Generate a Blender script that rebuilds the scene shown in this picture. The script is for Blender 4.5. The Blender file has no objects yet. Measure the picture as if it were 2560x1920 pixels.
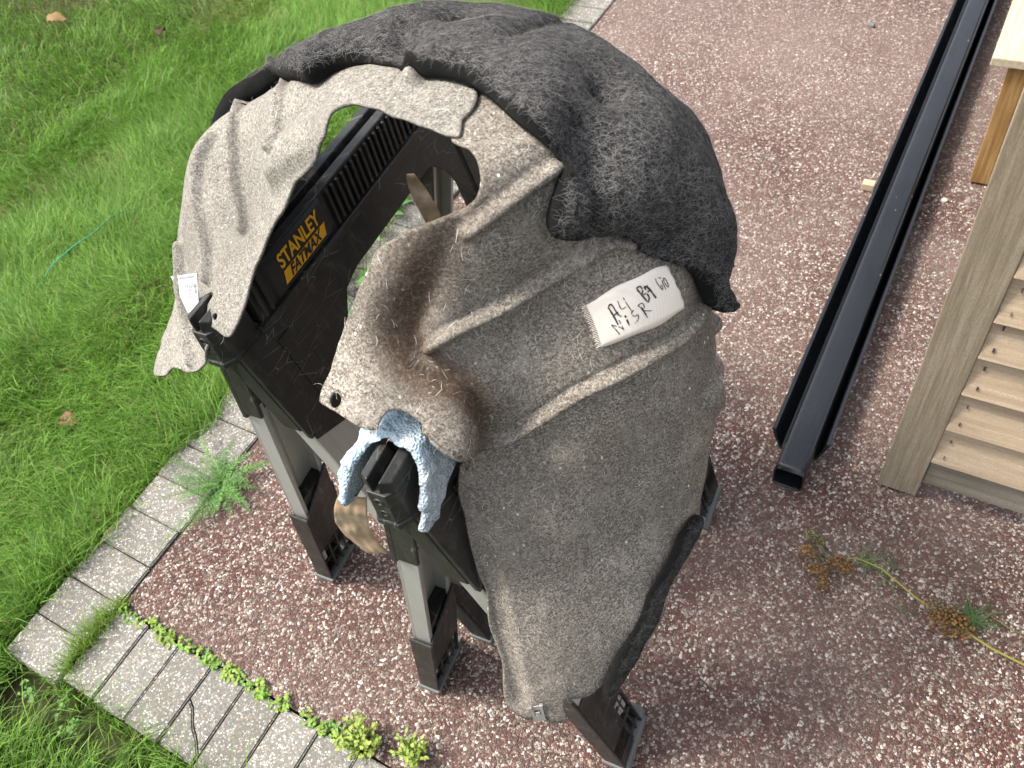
import bpy, bmesh, math, random
import numpy as np
from mathutils import Vector, Matrix
from mathutils.geometry import delaunay_2d_cdt
rnd = random.Random(7)
nrs = np.random.RandomState(11)
sc = bpy.context.scene
COL = sc.collection
# ------------------------------------------------------------------ camera
cam = bpy.data.cameras.new('camera'); camo = bpy.data.objects.new('camera', cam); COL.objects.link(camo)
sc.camera = camo
CR = (0.8670423, 0.47527778, -0.14949475); CU = (-0.29685495, 0.73376902, 0.61111387); CF = (-0.40014346, 0.48548332, -0.77729734)
M = Matrix(((CR[0], CU[0], -CF[0], 0), (CR[1], CU[1], -CF[1], 0), (CR[2], CU[2], -CF[2], 1.65), (0, 0, 0, 1)))
camo.matrix_world = M
cam.sensor_width = 36; cam.lens = 36 * 2080 / 2560
cam.clip_start = 0.02; cam.clip_end = 200
cam.dof.use_dof = True; cam.dof.focus_distance = 1.12; cam.dof.aperture_fstop = 10.0
# ------------------------------------------------------------------ sky, sun, exposure
SUN_EL = math.radians(58); SUN_AZ = math.radians(-116)     # azimuth measured from +Y towards +X
w = bpy.data.worlds.new('World'); sc.world = w; w.use_nodes = True
nt = w.node_tree; nt.nodes.clear()
out = nt.nodes.new('ShaderNodeOutputWorld'); bg = nt.nodes.new('ShaderNodeBackground'); sky = nt.nodes.new('ShaderNodeTexSky')
sky.sky_type = 'NISHITA'; sky.sun_disc = False; sky.sun_elevation = SUN_EL; sky.sun_rotation = SUN_AZ
sky.air_density = 1.0; sky.dust_density = 4.0; sky.ozone_density = 1.0
hs = nt.nodes.new('ShaderNodeHueSaturation'); hs.inputs['Saturation'].default_value = 0.45      # thin cloud: a paler sky
nt.links.new(sky.outputs[0], hs.inputs['Color']); nt.links.new(hs.outputs[0], bg.inputs[0]); nt.links.new(bg.outputs[0], out.inputs[0]); bg.inputs[1].default_value = 0.15
sl = bpy.data.lights.new('sun', 'SUN'); sl.energy = 2.3; sl.angle = math.radians(12); sl.color = (1.0, 0.955, 0.88)
so = bpy.data.objects.new('sun', sl); COL.objects.link(so); so.location = (-3, -1, 5)
sd = Vector((math.sin(SUN_AZ) * math.cos(SUN_EL), math.cos(SUN_AZ) * math.cos(SUN_EL), math.sin(SUN_EL)))
so.rotation_euler = sd.to_track_quat('Z', 'Y').to_euler()
vs = sc.view_settings; vs.view_transform = 'Standard'; vs.look = 'None'; vs.exposure = 1.28; vs.gamma = 1.0; vs.use_curve_mapping = False

# ------------------------------------------------------------------ helpers
class NT:
    def __init__(s, name, rough=0.8, spec=0.3):
        s.m = bpy.data.materials.new(name); s.m.use_nodes = True; s.t = s.m.node_tree; s.t.nodes.clear()
        s.o = s.n('ShaderNodeOutputMaterial'); s.b = s.n('ShaderNodeBsdfPrincipled'); s.l(s.b.outputs[0], s.o.inputs[0])
        s.b.inputs['Roughness'].default_value = rough; s.b.inputs['Specular IOR Level'].default_value = spec
        s.tc = s.n('ShaderNodeTexCoord'); s.co = s.tc.outputs['Object']
    def n(s, k): return s.t.nodes.new(k)
    def l(s, a, b): s.t.links.new(a, b)
    def setc(s, v): s.b.inputs['Base Color'].default_value = (*v, 1)
    def jitter(s):      # per-object random offset so copies differ
        oi = s.n('ShaderNodeObjectInfo'); mu = s.n('ShaderNodeVectorMath'); mu.operation = 'SCALE'; mu.inputs[0].default_value = (7.3, 3.1, 5.7)
        s.l(oi.outputs['Random'], mu.inputs['Scale']); ad = s.n('ShaderNodeVectorMath'); s.l(s.co, ad.inputs[0]); s.l(mu.outputs[0], ad.inputs[1]); s.co = ad.outputs[0]
        return oi.outputs['Random']
    def mapping(s, scale=(1, 1, 1), rot=(0, 0, 0), co=None):
        mp = s.n('ShaderNodeMapping'); mp.inputs['Scale'].default_value = scale; mp.inputs['Rotation'].default_value = rot
        s.l(co or s.co, mp.inputs[0]); return mp.outputs[0]
    def noise(s, scale, detail=3, rough=0.5, co=None, dist=0):
        x = s.n('ShaderNodeTexNoise'); x.inputs['Scale'].default_value = scale; x.inputs['Detail'].default_value = detail
        x.inputs['Roughness'].default_value = rough; x.inputs['Distortion'].default_value = dist; s.l(co or s.co, x.inputs['Vector']); return x.outputs['Fac']
    def vor(s, scale, feat='F1', co=None, outn='Distance', rand=1):
        x = s.n('ShaderNodeTexVoronoi'); x.feature = feat; x.inputs['Scale'].default_value = scale; x.inputs['Randomness'].default_value = rand
        s.l(co or s.co, x.inputs['Vector']); return x.outputs[outn]
    def ramp(s, f, stops, interp='LINEAR'):
        r = s.n('ShaderNodeValToRGB'); r.color_ramp.interpolation = interp; e = r.color_ramp.elements
        while len(e) < len(stops): e.new(0.5)
        for i, (p, c) in enumerate(stops):
            e[i].position = p; e[i].color = (*c, 1) if isinstance(c, tuple) else (c, c, c, 1)
        s.l(f, r.inputs[0]); return r.outputs[0]
    def mix(s, f, a, b, mode='MIX'):
        x = s.n('ShaderNodeMix'); x.data_type = 'RGBA'; x.blend_type = mode
        for v, k in ((f, 0), (a, 6), (b, 7)):
            if isinstance(v, (int, float)): x.inputs[k].default_value = v if k == 0 else (v, v, v, 1)
            elif isinstance(v, tuple): x.inputs[k].default_value = (*v, 1)
            else: s.l(v, x.inputs[k])
        return x.outputs[2]
    def math(s, op, a, b=0.0, c=None):
        x = s.n('ShaderNodeMath'); x.operation = op
        for i, v in enumerate((a, b) if c is None else (a, b, c)):
            if isinstance(v, (int, float)): x.inputs[i].default_value = v
            else: s.l(v, x.inputs[i])
        return x.outputs[0]
    def attr(s, name, outn='Fac'):
        x = s.n('ShaderNodeAttribute'); x.attribute_name = name; return x.outputs[outn]
    def col(s, c): s.l(c, s.b.inputs['Base Color'])
    def rough(s, c): s.l(c, s.b.inputs['Roughness'])
    def bump(s, h, strength=0.5, dist=0.002):
        b = s.n('ShaderNodeBump'); b.inputs['Strength'].default_value = strength; b.inputs['Distance'].default_value = dist
        s.l(h, b.inputs['Height']); s.l(b.outputs[0], s.b.inputs['Normal'])

class MB:
    def __init__(s): s.v = []; s.f = []
    def add(s, vs, fs):
        o = len(s.v); s.v += [tuple(v) for v in vs]; s.f += [tuple(i + o for i in f) for f in fs]; return s
    def box(s, a, b):
        (x0, y0, z0), (x1, y1, z1) = a, b
        return s.add([(x0, y0, z0), (x1, y0, z0), (x1, y1, z0), (x0, y1, z0), (x0, y0, z1), (x1, y0, z1), (x1, y1, z1), (x0, y1, z1)],
                     [(0, 3, 2, 1), (4, 5, 6, 7), (0, 1, 5, 4), (1, 2, 6, 5), (2, 3, 7, 6), (3, 0, 4, 7)])
    def loft(s, rings, cap=True, close=True):
        o = len(s.v); n = len(rings[0])
        for r in rings: s.v += [tuple(p) for p in r]
        for i in range(len(rings) - 1):
            for k in range(n if close else n - 1):
                a = o + i * n + k; b = o + i * n + (k + 1) % n; s.f.append((a, b, b + n, a + n))
        if cap: s.f.append(tuple(o + k for k in reversed(range(n)))); s.f.append(tuple(o + (len(rings) - 1) * n + k for k in range(n)))
        return s
    def tube(s, pts, rad, n=6, cap=True):
        pts = [Vector(p) for p in pts]; rings = []; m = len(pts); ref = None
        for i, p in enumerate(pts):
            d = (pts[min(i + 1, m - 1)] - pts[max(i - 1, 0)]).normalized()
            if ref is None: ref = Vector((0, 0, 1)) if abs(d.z) < .9 else Vector((1, 0, 0))
            a = d.cross(ref).normalized(); ref = a.cross(d); b = ref
            r = rad[i] if isinstance(rad, (list, tuple)) else rad
            rings.append([p + a * (r * math.cos(2 * math.pi * k / n)) + b * (r * math.sin(2 * math.pi * k / n)) for k in range(n)])
        return s.loft(rings, cap)
    def build(s, name, mat, parent=None, smooth=False, bevel=0.0, seg=2, autos=None):
        me = bpy.data.meshes.new(name); me.from_pydata(s.v, [], s.f); me.validate(); me.update()
        o = bpy.data.objects.new(name, me); COL.objects.link(o); me.materials.append(mat)
        if parent: o.parent = parent
        if bevel > 0:
            b = o.modifiers.new('bevel', 'BEVEL'); b.width = bevel; b.segments = seg; b.limit_method = 'ANGLE'; b.angle_limit = math.radians(35)
            b.harden_normals = False
        if smooth: me.polygons.foreach_set('use_smooth', [True] * len(me.polygons))
        return o

def npmesh(name, V, F, mat, parent=None, smooth=True, attrs=None):
    V = np.asarray(V, np.float32); F = np.asarray(F, np.int32)
    me = bpy.data.meshes.new(name); n = F.shape[1]
    me.vertices.add(len(V)); me.vertices.foreach_set('co', V.ravel())
    me.loops.add(F.size); me.loops.foreach_set('vertex_index', F.ravel())
    me.polygons.add(len(F)); me.polygons.foreach_set('loop_start', np.arange(0, F.size, n, dtype=np.int32))
    try: me.polygons.foreach_set('loop_total', np.full(len(F), n, np.int32))
    except Exception: pass
    me.update(calc_edges=True); me.polygons.foreach_set('use_smooth', np.full(len(F), smooth))
    for k, a in (attrs or {}).items():
        a = np.asarray(a, np.float32)
        if a.ndim == 1:
            at = me.attributes.new(k, 'FLOAT', 'POINT'); at.data.foreach_set('value', a)
        else:
            at = me.attributes.new(k, 'FLOAT_COLOR', 'POINT'); at.data.foreach_set('color', np.c_[a, np.ones(len(a))].astype(np.float32).ravel())
    me.validate(); me.update()
    o = bpy.data.objects.new(name, me); COL.objects.link(o); me.materials.append(mat)
    if parent: o.parent = parent
    return o

def tag(o, label, cat, group=None, kind=None):
    o['label'] = label
    if cat: o['category'] = cat
    if group: o['group'] = group
    if kind: o['kind'] = kind
    return o
def thing(name, label, cat, group=None, loc=(0, 0, 0)):
    o = bpy.data.objects.new(name, None); COL.objects.link(o); o.location = loc; o.empty_display_size = .05
    return tag(o, label, cat, group)
def structure(o): o['kind'] = 'structure'; return o
def stuff(o): o['kind'] = 'stuff'; return o
def catmull(P, k, closed=True):
    P = np.asarray(P, float); n = len(P); out = []
    for i in range(n if closed else n - 1):
        if closed: a, b, c, d = P[i - 1], P[i], P[(i + 1) % n], P[(i + 2) % n]
        else: a, b, c, d = P[max(i - 1, 0)], P[i], P[i + 1], P[min(i + 2, n - 1)]
        for j in range(k):
            t = j / k
            out.append(.5 * ((2 * b) + (c - a) * t + (2 * a - 5 * b + 4 * c - d) * t * t + (-a + 3 * b - 3 * c + d) * t ** 3))
    if not closed: out.append(P[-1])
    return np.array(out)
def vnoise(P, scale, seed=0):
    """smooth value noise on points (n,3)"""
    P = np.asarray(P) * scale + seed * 17.31; i = np.floor(P).astype(np.int64); f = P - i; f = f * f * (3 - 2 * f); r = 0
    for dx in (0, 1):
        for dy in (0, 1):
            for dz in (0, 1):
                h = ((i[:, 0] + dx) * 73856093) ^ ((i[:, 1] + dy) * 19349663) ^ ((i[:, 2] + dz) * 83492791)
                h = (h * 2654435761) & 0xffffffff; h = ((h >> 13) ^ h) & 0xffffff
                wgt = (f[:, 0] if dx else 1 - f[:, 0]) * (f[:, 1] if dy else 1 - f[:, 1]) * (f[:, 2] if dz else 1 - f[:, 2])
                r = r + wgt * (h / 0xffffff)
    return r
def polydist(P, L):
    """distance of points (n,3) to polyline L, with the parameter along it (0..1)"""
    P = np.asarray(P); L = np.asarray(L, float); best = np.full(len(P), 1e9); par = np.zeros(len(P))
    cum = np.r_[0, np.cumsum(np.linalg.norm(np.diff(L, axis=0), axis=1))]
    for i in range(len(L) - 1):
        d = L[i + 1] - L[i]; t = np.clip(((P - L[i]) @ d) / (d @ d + 1e-12), 0, 1); q = np.linalg.norm(P - L[i] - t[:, None] * d, axis=1)
        m = q < best; best[m] = q[m]; par[m] = (cum[i] + t[m] * np.sqrt(d @ d)) / cum[-1]
    return best, par
# ------------------------------------------------------------------ materials
def m_plain(name, c, rough=.7, spec=.3, metal=0, var=.15, vscale=30, bump=.0, bscale=200):
    t = NT(name, rough, spec); t.b.inputs['Metallic'].default_value = metal
    n = t.noise(vscale, 4, .6)
    t.col(t.ramp(n, [(.3, tuple(x * (1 - var) for x in c)), (.7, tuple(min(1, x * (1 + var)) for x in c))]))
    if bump: t.bump(t.noise(bscale, 3, .6), bump, .001)
    return t.m
def m_felt(name, lo, mid, hi, dirt=(.062, .036, .021), lint_amt=.8):
    t = NT(name, .95, .08)
    a = t.noise(420, 4, .8, dist=.4)
    b = t.noise(190, 5, .85, co=t.mapping((1, 1, 1.8), (.3, .5, .9)), dist=.7)
    c = t.noise(14, 3, .6)
    f = t.math('ADD', t.math('MULTIPLY', a, .55), t.math('MULTIPLY', b, .45))
    colr = t.ramp(f, [(.405, lo), (.495, mid), (.582, hi)])
    # thin pale fibres: narrow bands of warped noise
    v1 = t.noise(42, 2, .4, co=t.mapping((1, 1.6, 1), (.2, .9, .4)), dist=2.2)
    v2 = t.noise(55, 2, .4, co=t.mapping((1.5, 1, 1.3), (1.2, .1, 2.0)), dist=2.6)
    fib = t.math('MAXIMUM', t.ramp(v1, [(.492, 0.), (.5, 1.), (.508, 0.)]), t.ramp(v2, [(.494, 0.), (.5, 1.), (.506, 0.)]))
    gate = t.ramp(t.noise(20, 3, .6), [(.50, 0.), (.66, .55)])
    colr = t.mix(t.math('MULTIPLY', fib, gate), colr, tuple(min(1, x * 1.7) for x in hi))
    colr = t.mix(t.ramp(c, [(.35, 0.), (.7, .35)]), colr, tuple(x * .72 for x in mid))
    scuff = t.noise(26, 5, .75, co=t.mapping((1.2, 1.2, .45), (0, 0, .5)), dist=.5)
    colr = t.mix(t.ramp(scuff, [(.52, 0.), (.70, .55)]), colr, tuple(x * .80 for x in hi))
    colr = t.mix(t.ramp(t.noise(5.5, 3, .55), [(.42, .0), (.66, .45)]), colr, tuple(x * .62 for x in mid))
    lint = t.math('MULTIPLY', t.ramp(t.vor(95, co=t.mapping((1, 1, .55), (.3, .2, .1))), [(.10, 1.), (.16, 0.)]), t.ramp(t.noise(11, 3, .6), [(.54, 0.), (.62, lint_amt)]))
    colr = t.mix(lint, colr, tuple(min(.8, x * 1.9) for x in hi))
    st = t.math('MULTIPLY', t.attr('stain'), t.ramp(t.noise(150, 4, .8, dist=1.), [(.30, .45), (.55, 1.)]))
    colr = t.mix(st, colr, dirt)
    t.col(colr)
    t.bump(t.math('ADD', t.math('MULTIPLY', a, .6), t.math('ADD', b, t.math('MULTIPLY', fib, .2))), .36, .0014)
    return t.m
FELT_L = m_felt('felt_sunlit', (.07, .063, .054), (.20, .185, .158), (.42, .395, .345), lint_amt=.3)  # same felt, paler: sun on the left half put into its colour
FELT_R = m_felt('felt_soiled_shaded', (.045, .038, .031), (.172, .150, .125), (.47, .425, .36))  # same felt, darker: real soiling plus shade put into the base colour
def m_pad():
    t = NT('dark_wadding', 1.0, .05)
    a = t.noise(420, 4, .8, dist=1.0); b = t.noise(210, 4, .8, co=t.mapping((.32, 1.5, 1.3), (0, .3, -.5)), dist=.8)
    f = t.math('ADD', t.math('MULTIPLY', a, .45), t.math('MULTIPLY', b, .55))
    c = t.ramp(f, [(.38, (.006, .0057, .0055)), (.5, (.020, .019, .0182)), (.66, (.050, .048, .046))])
    c = t.mix(t.ramp(t.noise(9, 3), [(.4, 0.), (.65, .3)]), c, (.034, .030, .027))
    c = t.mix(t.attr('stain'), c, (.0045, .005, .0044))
    t.col(c); t.bump(f, .9, .003)
    t.b.inputs['Sheen Weight'].default_value = .03; t.b.inputs['Sheen Roughness'].default_value = .6
    return t.m
PAD = m_pad()
def m_fibre(name, c): 
    t = NT(name, .9, .1); t.setc(c); return t.m
FIB = m_fibre('pale_fibre', (.50, .47, .42)); FIB2 = m_fibre('grey_fibre', (.25, .24, .23))
def m_plastic():
    t = NT('black_plastic', .48, .4)
    n = t.noise(9, 5, .65); s = t.noise(55, 5, .75, co=t.mapping((1, 1, .25)))
    c = t.ramp(n, [(.35, (.010, .0105, .010)), (.7, (.022, .022, .020))])
    c = t.mix(t.ramp(s, [(.50, 0.), (.70, .55)]), c, (.085, .072, .06))
    sc_ = t.vor(38, 'DISTANCE_TO_EDGE', t.mapping((1, .35, 1.4), (.4, .8, .2)))
    c = t.mix(t.math('MULTIPLY', t.ramp(sc_, [(.0, 1.), (.012, 0.)]), t.ramp(t.noise(18, 2), [(.48, 0.), (.60, .8)])), c, (.24, .23, .21))
    t.col(c); t.rough(t.ramp(s, [(.4, .38), (.7, .68)])); t.bump(t.noise(350, 3), .25, .0006); return t.m
PLASTIC = m_plastic()
def m_alu():
    t = NT('grey_aluminium', .42, .5); t.b.inputs['Metallic'].default_value = .35
    n = t.noise(16, 5, .7, co=t.mapping((1, 1, .15)))
    t.col(t.ramp(n, [(.3, (.36, .35, .325)), (.7, (.50, .49, .46))])); t.rough(t.ramp(n, [(.3, .36), (.7, .55)])); return t.m
ALU = m_alu()
RUBBER = m_plain('grey_rubber', (.13, .135, .13), .75, .3)
YELLOW = m_plain('yellow_print', (.85, .42, .012), .5, .4, var=.12, vscale=60)
BLACKP = m_plain('black_print', (.012, .012, .012), .45, .4)
def m_foam():
    t = NT('blue_foam', .9, .2)
    v = t.vor(330); v2 = t.noise(60, 5, .75)
    c = t.ramp(t.noise(34, 4, .7), [(.36, (.21, .32, .43)), (.5, (.35, .46, .53)), (.66, (.55, .61, .62))])
    c = t.mix(t.attr('stain'), c, t.ramp(v2, [(.35, (.20, .20, .21)), (.65, (.42, .46, .48))]))
    t.col(t.mix(t.ramp(v, [(.2, .0), (.6, .35)]), c, (.55, .62, .62)))
    t.bump(t.math('ADD', v, t.math('MULTIPLY', v2, 1.2)), .9, .0025); return t.m
FOAM = m_foam()
def m_tape():
    t = NT('brown_tape', .38, .5)
    n = t.noise(40, 5, .7); t.col(t.ramp(n, [(.3, (.30, .20, .12)), (.55, (.44, .32, .21)), (.75, (.58, .47, .35))]))
    t.b.inputs['Transmission Weight'].default_value = .12; t.bump(t.noise(25, 4), .5, .004); return t.m
TAPE = m_tape()
def m_paper(name, c, ribs=True):
    t = NT(name, .75, .25)
    n = t.noise(20, 4, .6); col = t.ramp(n, [(.35, tuple(x * .9 for x in c)), (.65, c)])
    wv = t.n('ShaderNodeTexWave'); wv.inputs['Scale'].default_value = 170; t.l(t.mapping((1, 1, 1), (.3, .2, 1.0)), wv.inputs['Vector'])
    if ribs: col = t.mix(t.math('MULTIPLY', wv.outputs['Fac'], .14), col, tuple(x * .7 for x in c))
    t.col(col); t.bump(t.math('ADD', t.noise(300, 3), t.math('MULTIPLY', wv.outputs['Fac'], .5)), .25, .0006); return t.m
CLOTH = m_paper('masking_tape', (.90, .81, .70)); PAPER = m_paper('white_paper', (.50, .50, .51), False)
INK = m_plain('black_ink', (.06, .048, .052), .6, .3, var=.8, vscale=300)
STEEL = m_plain('zinc_clip', (.50, .47, .46), .35, .5, .7)
def m_aggregate():
    t = NT('red_aggregate', .72, .35)
    co = t.mapping((1, 1, .5))
    # warp so that stones are not round
    wn = t.n('ShaderNodeTexNoise'); wn.inputs['Scale'].default_value = 70; wn.inputs['Detail'].default_value = 3; t.l(co, wn.inputs['Vector'])
    sub = t.n('ShaderNodeVectorMath'); sub.operation = 'SUBTRACT'; sub.inputs[1].default_value = (.5, .5, .5); t.l(wn.outputs['Color'], sub.inputs[0])
    scl = t.n('ShaderNodeVectorMath'); scl.operation = 'SCALE'; scl.inputs['Scale'].default_value = .012; t.l(sub.outputs[0], scl.inputs[0])
    ad = t.n('ShaderNodeVectorMath'); t.l(co, ad.inputs[0]); t.l(scl.outputs[0], ad.inputs[1]); co = ad.outputs[0]
    def layer(scale):
        v = t.n('ShaderNodeTexVoronoi'); v.inputs['Scale'].default_value = scale; t.l(co, v.inputs['Vector'])
        e = t.vor(scale, 'DISTANCE_TO_EDGE', co); sep = t.n('ShaderNodeSeparateColor'); t.l(v.outputs['Color'], sep.inputs[0])
        return e, sep.outputs
    e1, s1 = layer(155); e2, s2 = layer(250)
    wear = t.noise(2.1, 5, .62); wear2 = t.noise(6.5, 4, .6)
    wr = t.math('ADD', t.math('MULTIPLY', wear, .75), t.math('MULTIPLY', wear2, .35))
    matrix = t.ramp(t.noise(160, 3, .7), [(.3, (.046, .0175, .0135)), (.52, (.098, .040, .031)), (.72, (.16, .070, .054))])
    stone = t.ramp(s1[1], [(0., (.07, .046, .038)), (.14, (.15, .115, .092)), (.26, (.12, .047, .037)), (.48, (.19, .105, .08)), (.58, (.25, .20, .16)), (.72, (.37, .31, .25)), (.85, (.52, .465, .40)), (.95, (.68, .64, .58))], 'CONSTANT')
    stone2 = t.ramp(s2[1], [(0., (.05, .036, .033)), (.38, (.11, .036, .031)), (.68, (.26, .2, .165)), (.88, (.55, .50, .44))], 'CONSTANT')
    thr = t.math('SUBTRACT', .98, wr)
    pres = t.math('GREATER_THAN', s1[0], t.math('SUBTRACT', thr, .18)); pres2 = t.math('GREATER_THAN', s2[0], t.math('SUBTRACT', thr, .14))
    in1 = t.math('MULTIPLY', t.ramp(e1, [(.05, 0.), (.12, 1.)]), pres); in2 = t.math('MULTIPLY', t.ramp(e2, [(.05, 0.), (.13, 1.)]), pres2)
    c = t.mix(in2, matrix, stone2); c = t.mix(in1, c, stone)
    # grey film of dust and wear
    c = t.mix(t.ramp(wear, [(.45, 0.), (.72, .30)]), c, (.20, .155, .13))
    fx = t.n('ShaderNodeSeparateXYZ'); t.l(t.co, fx.inputs[0])
    worn = t.math('ADD', t.noise(1.3, 4, .65, co=t.mapping((1, 1, 1), (0, 0, 1.1))), t.ramp(t.math('MULTIPLY', fx.outputs['Y'], .25), [(.25, 0.), (.6, .16)]))     # the path is more worn and dusty further along
    c = t.mix(t.ramp(worn, [(.46, 0.), (.75, .48)]), c, (.29, .215, .18))
    t.col(c)
    h = t.math('ADD', t.math('MULTIPLY', t.math('MINIMUM', e1, .4), t.math('MULTIPLY', pres, 1.0)), t.math('MULTIPLY', t.math('MINIMUM', e2, .4), .7))
    h = t.math('ADD', h, t.math('MULTIPLY', t.noise(170, 3), .25))
    t.bump(h, 1.0, .008); return t.m
AGG = m_aggregate()
def m_paver():
    t = NT('washed_concrete', .85, .2); rv = t.jitter()
    co = t.co
    v = t.n('ShaderNodeTexVoronoi'); v.inputs['Scale'].default_value = 210; t.l(co, v.inputs['Vector']); sep = t.n('ShaderNodeSeparateColor'); t.l(v.outputs['Color'], sep.inputs[0])
    e = t.vor(210, 'DISTANCE_TO_EDGE', co)
    base = t.ramp(t.noise(190, 5, .8), [(.3, (.12, .112, .098)), (.7, (.30, .285, .255))])
    base = t.mix(t.ramp(t.noise(5, 4, .65), [(.42, 0.), (.7, .45)]), base, (.16, .15, .115))
    stone = t.ramp(sep.outputs[1], [(0., (.36, .32, .26)), (.3, (.48, .45, .40)), (.65, (.66, .64, .60)), (.93, (.38, .26, .15))], 'CONSTANT')
    pres = t.math('GREATER_THAN', sep.outputs[0], .44)
    c = t.mix(t.math('MULTIPLY', t.ramp(e, [(.12, 0.), (.2, 1.)]), pres), base, stone)
    hs = t.n('ShaderNodeHueSaturation'); t.l(t.math('ADD', .66, t.math('MULTIPLY', rv, .22)), hs.inputs['Value']); t.l(c, hs.inputs['Color'])
    t.col(hs.outputs[0]); t.bump(t.math('ADD', t.math('MULTIPLY', t.math('MINIMUM', e, .35), pres), t.noise(160, 4)), .5, .0025); return t.m
PAVER = m_paver()
def m_soil():
    t = NT('lawn_soil', .95, .1)
    c = t.ramp(t.noise(40, 5, .75), [(.3, (.018, .013, .008)), (.6, (.05, .037, .022)), (.8, (.10, .08, .045))])
    c = t.mix(t.ramp(t.noise(3.2, 4), [(.4, .15), (.65, .75)]), c, (.035, .06, .012))
    t.col(c); t.bump(t.noise(60, 4), .8, .01); return t.m
SOIL = m_soil()
def m_leafy(name, trans=.25, rough=.5):
    t = NT(name, rough, .3); t.l(t.attr('tint', 'Color'), t.b.inputs['Base Color'])
    tr = t.n('ShaderNodeBsdfTranslucent'); t.l(t.attr('tint', 'Color'), tr.inputs[0]); mx = t.n('ShaderNodeMixShader'); mx.inputs[0].default_value = trans
    t.l(t.b.outputs[0], mx.inputs[1]); t.l(tr.outputs[0], mx.inputs[2]); t.l(mx.outputs[0], t.o.inputs[0]); return t.m
LEAF = m_leafy('foliage')
def m_wood(name, lo, mid, hi, axis='Z', green=0.3, ring=55, seed=0., rough=.8):
    t = NT(name, rough, .2); t.jitter()
    st = {'Z': (1, 1, .045), 'X': (.045, 1, 1), 'Y': (1, .045, 1)}[axis]
    co = t.mapping(st, (seed * .13, seed * .07, seed * .1))
    g = t.noise(ring, 5, .65, co=co, dist=.5); f = t.noise(800, 3, .75, co=t.mapping({'Z': (1, 1, .3), 'X': (.3, 1, 1), 'Y': (1, .3, 1)}[axis]))
    c = t.ramp(g, [(.34, lo), (.5, mid), (.64, hi)])
    c = t.mix(t.ramp(f, [(.35, .6), (.6, 0.)]), c, tuple(x * .6 for x in mid))
    kn = t.vor(5.5, co=t.mapping({'Z': (1.4, 1.4, .45), 'X': (.45, 1.4, 1.4), 'Y': (1.4, .45, 1.4)}[axis]))
    c = t.mix(t.ramp(kn, [(.03, .75), (.09, 0.)]), c, tuple(x * .35 for x in lo))
    if green: c = t.mix(t.ramp(t.noise(6, 4, .65), [(.5, 0.), (.75, green)]), c, (.12, .115, .055))
    t.col(c); t.bump(t.math('ADD', g, t.math('MULTIPLY', f, .6)), .5, .0015); return t.m
WOODP = m_wood('weathered_post_wood', (.21, .165, .11), (.285, .235, .165), (.36, .305, .225), 'Z', .2, 150)
WOODC = m_wood('cladding_wood', (.37, .275, .18), (.46, .355, .245), (.54, .435, .315), 'X', .0, 75)
WOODB = m_wood('base_rail_wood', (.15, .13, .10), (.235, .205, .165), (.31, .275, .225), 'X', .3, 60)
WOODG = m_wood('brown_post_wood', (.19, .10, .032), (.31, .175, .062), (.43, .27, .11), 'Z', .3, 85)
WOODT = m_wood('sawn_board_wood', (.38, .32, .21), (.47, .405, .29), (.55, .49, .37), 'Y', .1, 90)
def m_gutter():
    t = NT('black_gutter_plastic', .2, .45)
    n = t.noise(9, 5, .7, co=t.mapping((1, .3, 1)))
    c = t.ramp(n, [(.35, (.008, .009, .011)), (.7, (.016, .017, .020))])
    d = t.vor(26, co=t.mapping((1, .55, 1))); c = t.mix(t.math('MULTIPLY', t.ramp(d, [(.03, 1.), (.07, 0.)]), .5), c, (.22, .21, .19))
    t.col(c); t.rough(t.ramp(n, [(.35, .10), (.7, .24)])); return t.m
GUT = m_gutter()
DRYLEAF = m_leafy('dry_leaf', .15, .7)
CORD = m_plain('green_cord', (.05, .30, .17), .7, .2)
PEB = m_plain('pebble_stone', (.5, .46, .40), .7, .3)
CC=(-0.5, 0.55, 0.8)
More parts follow.
